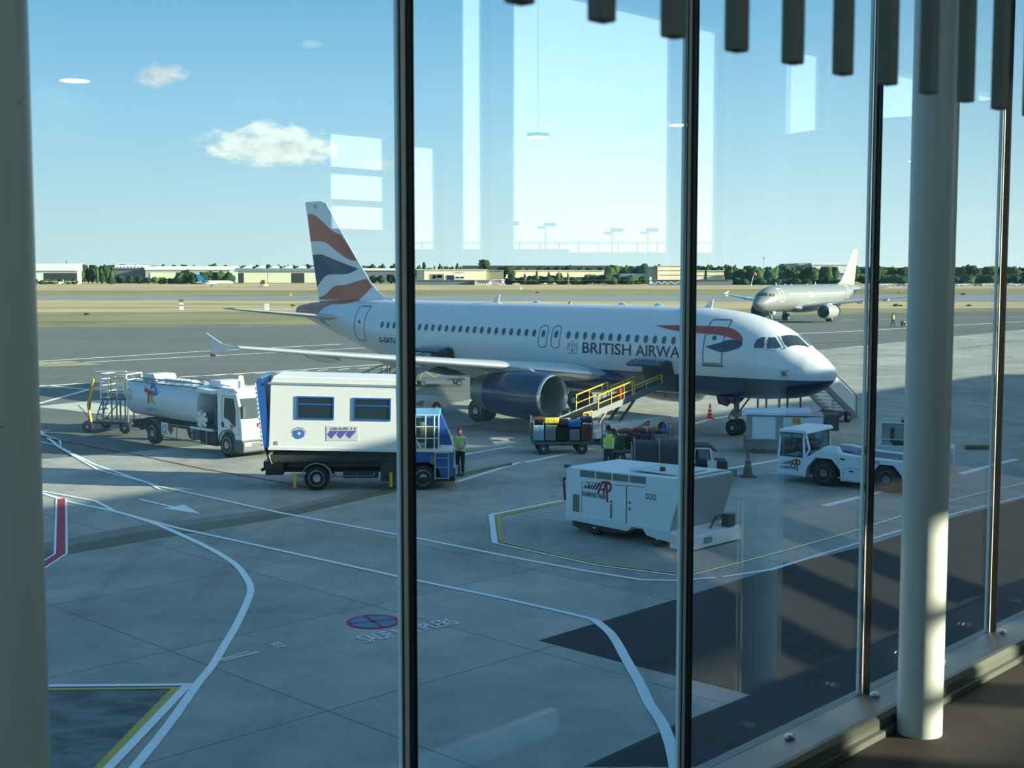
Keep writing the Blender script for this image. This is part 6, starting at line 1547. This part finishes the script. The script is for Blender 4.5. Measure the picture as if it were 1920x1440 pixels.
row(1322, 1326, 507, 1, 770, 3, 11, 9, ['tall'], [1], 'narrow green tree before the cream building', None)
row(1366, 1560, 500, 4, 790, 15, 28, 10, ['round', 'round', 'tall'], [1, 0, 1], 'leafy green tree in the wood behind the grey airliner', 'wood behind the grey airliner')
row(1366, 1570, 519, 2, 750, 8, 20, 14, ['bush'], [0], 'dark undergrowth bush below the wood behind the grey airliner', 'undergrowth behind the grey airliner')
row(1598, 1960, 499, 2.5, 900, 20, 30, 11, ['round'], [0, 0, 1], 'dark green tree in the long wood at the right', 'long wood at the right')
row(1598, 1960, 512, 2, 820, 10, 26, 13, ['bush', 'round'], [1, 0], 'lower tree in front of the long wood at the right', 'lower trees at the right')
# parked cars far right
CARM = [WHITE, OFFW, GREY, GREYM]
def car(x, Yd, m, label, group, rz=0):
    t = thing('car', label, 'car', (x, Yd, 0), rz, group)
    MB().prism([(-2.1, .3), (-2.1, .85), (-1.2, .95), (-.7, 1.42), (.9, 1.42), (1.5, .95), (2.1, .8), (2.1, .3)], -.85, .85, 'xz').build('body', m, t, bevel=.05)
    MB().prism([(-1.05, .95), (-.65, 1.36), (.85, 1.36), (1.3, .95)], -.87, .87, 'xz').build('window', DGL, t)
    for a in (-1.3, 1.3):
        for b in (-.8, .8): MB().lathe([(-.1, .3), (.1, .3)], (a, b, .3), (0, 1, 0), 14).build('wheel', RUB, t)
for i in range(24):
    car(fx(1652 + i * 12 + random.uniform(-2, 2), 700 + 12 * (i % 3)), 700 + 12 * (i % 3), CARM[i % 4], 'pale parked car in the far car park at the right', 'cars in the far car park')
car(fx(862 + 78, 735), 735, WHITE, 'white parked car far off right of the graffiti hut', None); car(fx(968, 735), 735, OFFW, 'second white car parked right of the graffiti hut', None)
# rescue truck and small aircraft on the far side
t = thing('utility_vehicle', 'small orange and white truck far off before the cream hangar doors', 'truck', (fx(495, 640), 640, 0), R(80))
MB().bb((-3, -1.4, .5), (3, 1.4, 1.4)).build('body', OFFW, t, bevel=.05); MB().bb((-1.2, -1.3, 1.4), (2.2, 1.3, 2.6)).build('cab', mat('cab_orange', (.30, .12, .06), .5), t, bevel=.1); MB().bb((-.6, -.8, 2.6), (.8, .8, 3.4)).build('roof_unit', DGREY, t)
for a in (-2, 2):
    for b in (-1.3, 1.3): wheel(t, (a, b, .5), .5, .3)
def smalljet():
    t = thing('small_jet', 'small jet with blue tail parked far off before the round bushes', 'small aircraft', (fx(440, 680), 680, 0), math.pi * .0)
    MB().lathe([(0, .05), (-1, .6), (-3, 1.0), (-14, 1.0), (-18, .5), (-19.5, .1)], (0, 0, 2.0), (1, 0, 0), 20).build('fuselage', OFFW, t, smooth=True)
    MB().prism([(-14, 2.8), (-17.5, 6.5), (-19.5, 6.5), (-18, 2.4)], -.12, .12, 'xz').build('tail_fin', mat('jet_blue', (.03, .20, .42), .4), t)
    MB().prism([(-18.5, -3.2), (-19.6, -3.2), (-19.2, 0), (-19.6, 3.2), (-18.5, 3.2), (-17.5, 0)], 6.3, 6.45, 'xy').build('tailplane', OFFW, t)
    MB().prism([(-8, 0), (-12, -8), (-13, -8), (-12, 0), (-13, 8), (-12, 8)], 1.3, 1.5, 'xy').build('wing', OFFW, t)
    for y in (-1.6, 1.6): MB().lathe([(0, .3), (-.5, .5), (-3, .45), (-3.4, .25)], (-12.5, y, 2.6), (1, 0, 0), 14).build('engine', mat('jet_blue', (.03, .20, .42), .4), t, smooth=True)
    q = MB()
    for x, y in ((-2.5, 0), (-11.5, -1.5), (-11.5, 1.5)): q.tube((x, y, 1.4), (x, y, .3), .08, 6); q.lathe([(-.12, .3), (.12, .3)], (x, y, .3), (0, 1, 0), 12)
    q.build('landing_gear', DGREY, t)
smalljet()
def prop():
    t = thing('light_aircraft', 'light high wing propeller plane before the far left hangar', 'small aircraft', (fx(112, 700), 700, 0), R(-90))
    MB().lathe([(0, .1), (-.6, .5), (-2.5, .65), (-5, .35), (-7.5, .1)], (0, 0, 1.5), (1, 0, 0), 16).build('fuselage', WHITE, t, smooth=True)
    MB().bb((-2.6, -8, 2.2), (-1.2, 8, 2.35)).build('wing', WHITE, t); MB().prism([(-6.6, 1.6), (-7.5, 3.2), (-8, 3.2), (-7.6, 1.5)], -.06, .06, 'xz').build('tail_fin', WHITE, t); MB().bb((-7.8, -1.8, 1.5), (-7, 1.8, 1.6)).build('tailplane', WHITE, t)
    q = MB()
    for x, y in ((-.6, 0), (-2.2, -1.1), (-2.2, 1.1)): q.tube((x, y * .4, 1.3), (x, y, .25), .05, 6); q.lathe([(-.1, .25), (.1, .25)], (x, y, .25), (0, 1, 0), 12)
    q.build('landing_gear', DGREY, t)
prop()
# markers in the grass
def board(px, py, h, m, label, band=None):
    p = G(px, py); t = thing('airfield_marker', label, 'marker', (p.x, p.y, -.02)); k = h
    MB().bb((-k * .3, -.1, 0), (k * .3, .1, k)).build('panel', m, t, bevel=.02)
    if band: MB().bb((-k * .31, -.12, k * .6), (k * .31, .12, k * .75)).build('band', band, t); MB().bb((-k * .35, -.15, k * 1.25), (k * .35, .15, k * 1.5)).build('lamp_box', DGREY, t); MB().tube((0, 0, k), (0, 0, k * 1.3), .05, 6).build('post', GREY, t)
board(340, 581, 1.35, WHITE, 'small white marker with red band and dark top in the grass at left', RED)
board(500, 584, 1.5, WHITE, 'plain white marker in the grass just left of the tail', None)
board(545, 555, 1.0, YEL, 'small yellow sign far in the grass beside the tail')
board(801, 543, 1.3, mat('sign_yellow', (.6, .45, .03), .5), 'small yellow and white sign at the far grass edge right of the first mullion')
board(977, 543, 1.2, WHITE, 'tiny white box at the far grass edge in the middle')
p = G(1432, 531); t = thing('radio_mast', 'thin grey mast rising above the wood left of the grey airliner', 'mast', (fx(1430, 850), 850, 0)); MB().tube((0, 0, 0), (0, 0, fz(480, 850)), .3, 6, .15).build('pole', GREY, t); MB().bb((-.6, -.3, fz(486, 850)), (.6, .3, fz(483, 850))).build('antenna_box', GREY, t)
p = G(1413, 536); t = thing('windsock', 'red and white windsock on a leaning pole left of the grey airliner nose', 'windsock', (p.x, p.y, 0)); MB().tube((-1.5, 0, 0), (0.3, 0, 7), .2, 8, .1).build('pole', WHITE, t)
MB().lathe([(0, .7), (.9, .6), (1.8, .5)], (.3, 0, 7), (.5, 0, -.9), 12).build('sock', mat('sock_red', (.45, .12, .08), .7), t, smooth=True)
# scattered tufts on the fields
for i in range(26):
    px = random.uniform(90, 1880); py = random.choice([549, 553, 566, 574, 580, 590, 598])
    p = G(px, py); 
    if 560 < px < 1560 and py > 560: continue
    h = random.uniform(.25, .5)
    o = bpy.data.objects.new('grass_tuft', crown_mesh('bush', i % 5)); COL.objects.link(o); o.location = (p.x, p.y, -.05); o.scale = (h * 3, h * 2, h * 1.6)
    if not o.data.materials: o.data.materials.append(LEAF[1])
    tag(o, 'small dark tuft growing in the grass between the taxiways', 'grass tuft', 'tufts in the airfield grass')
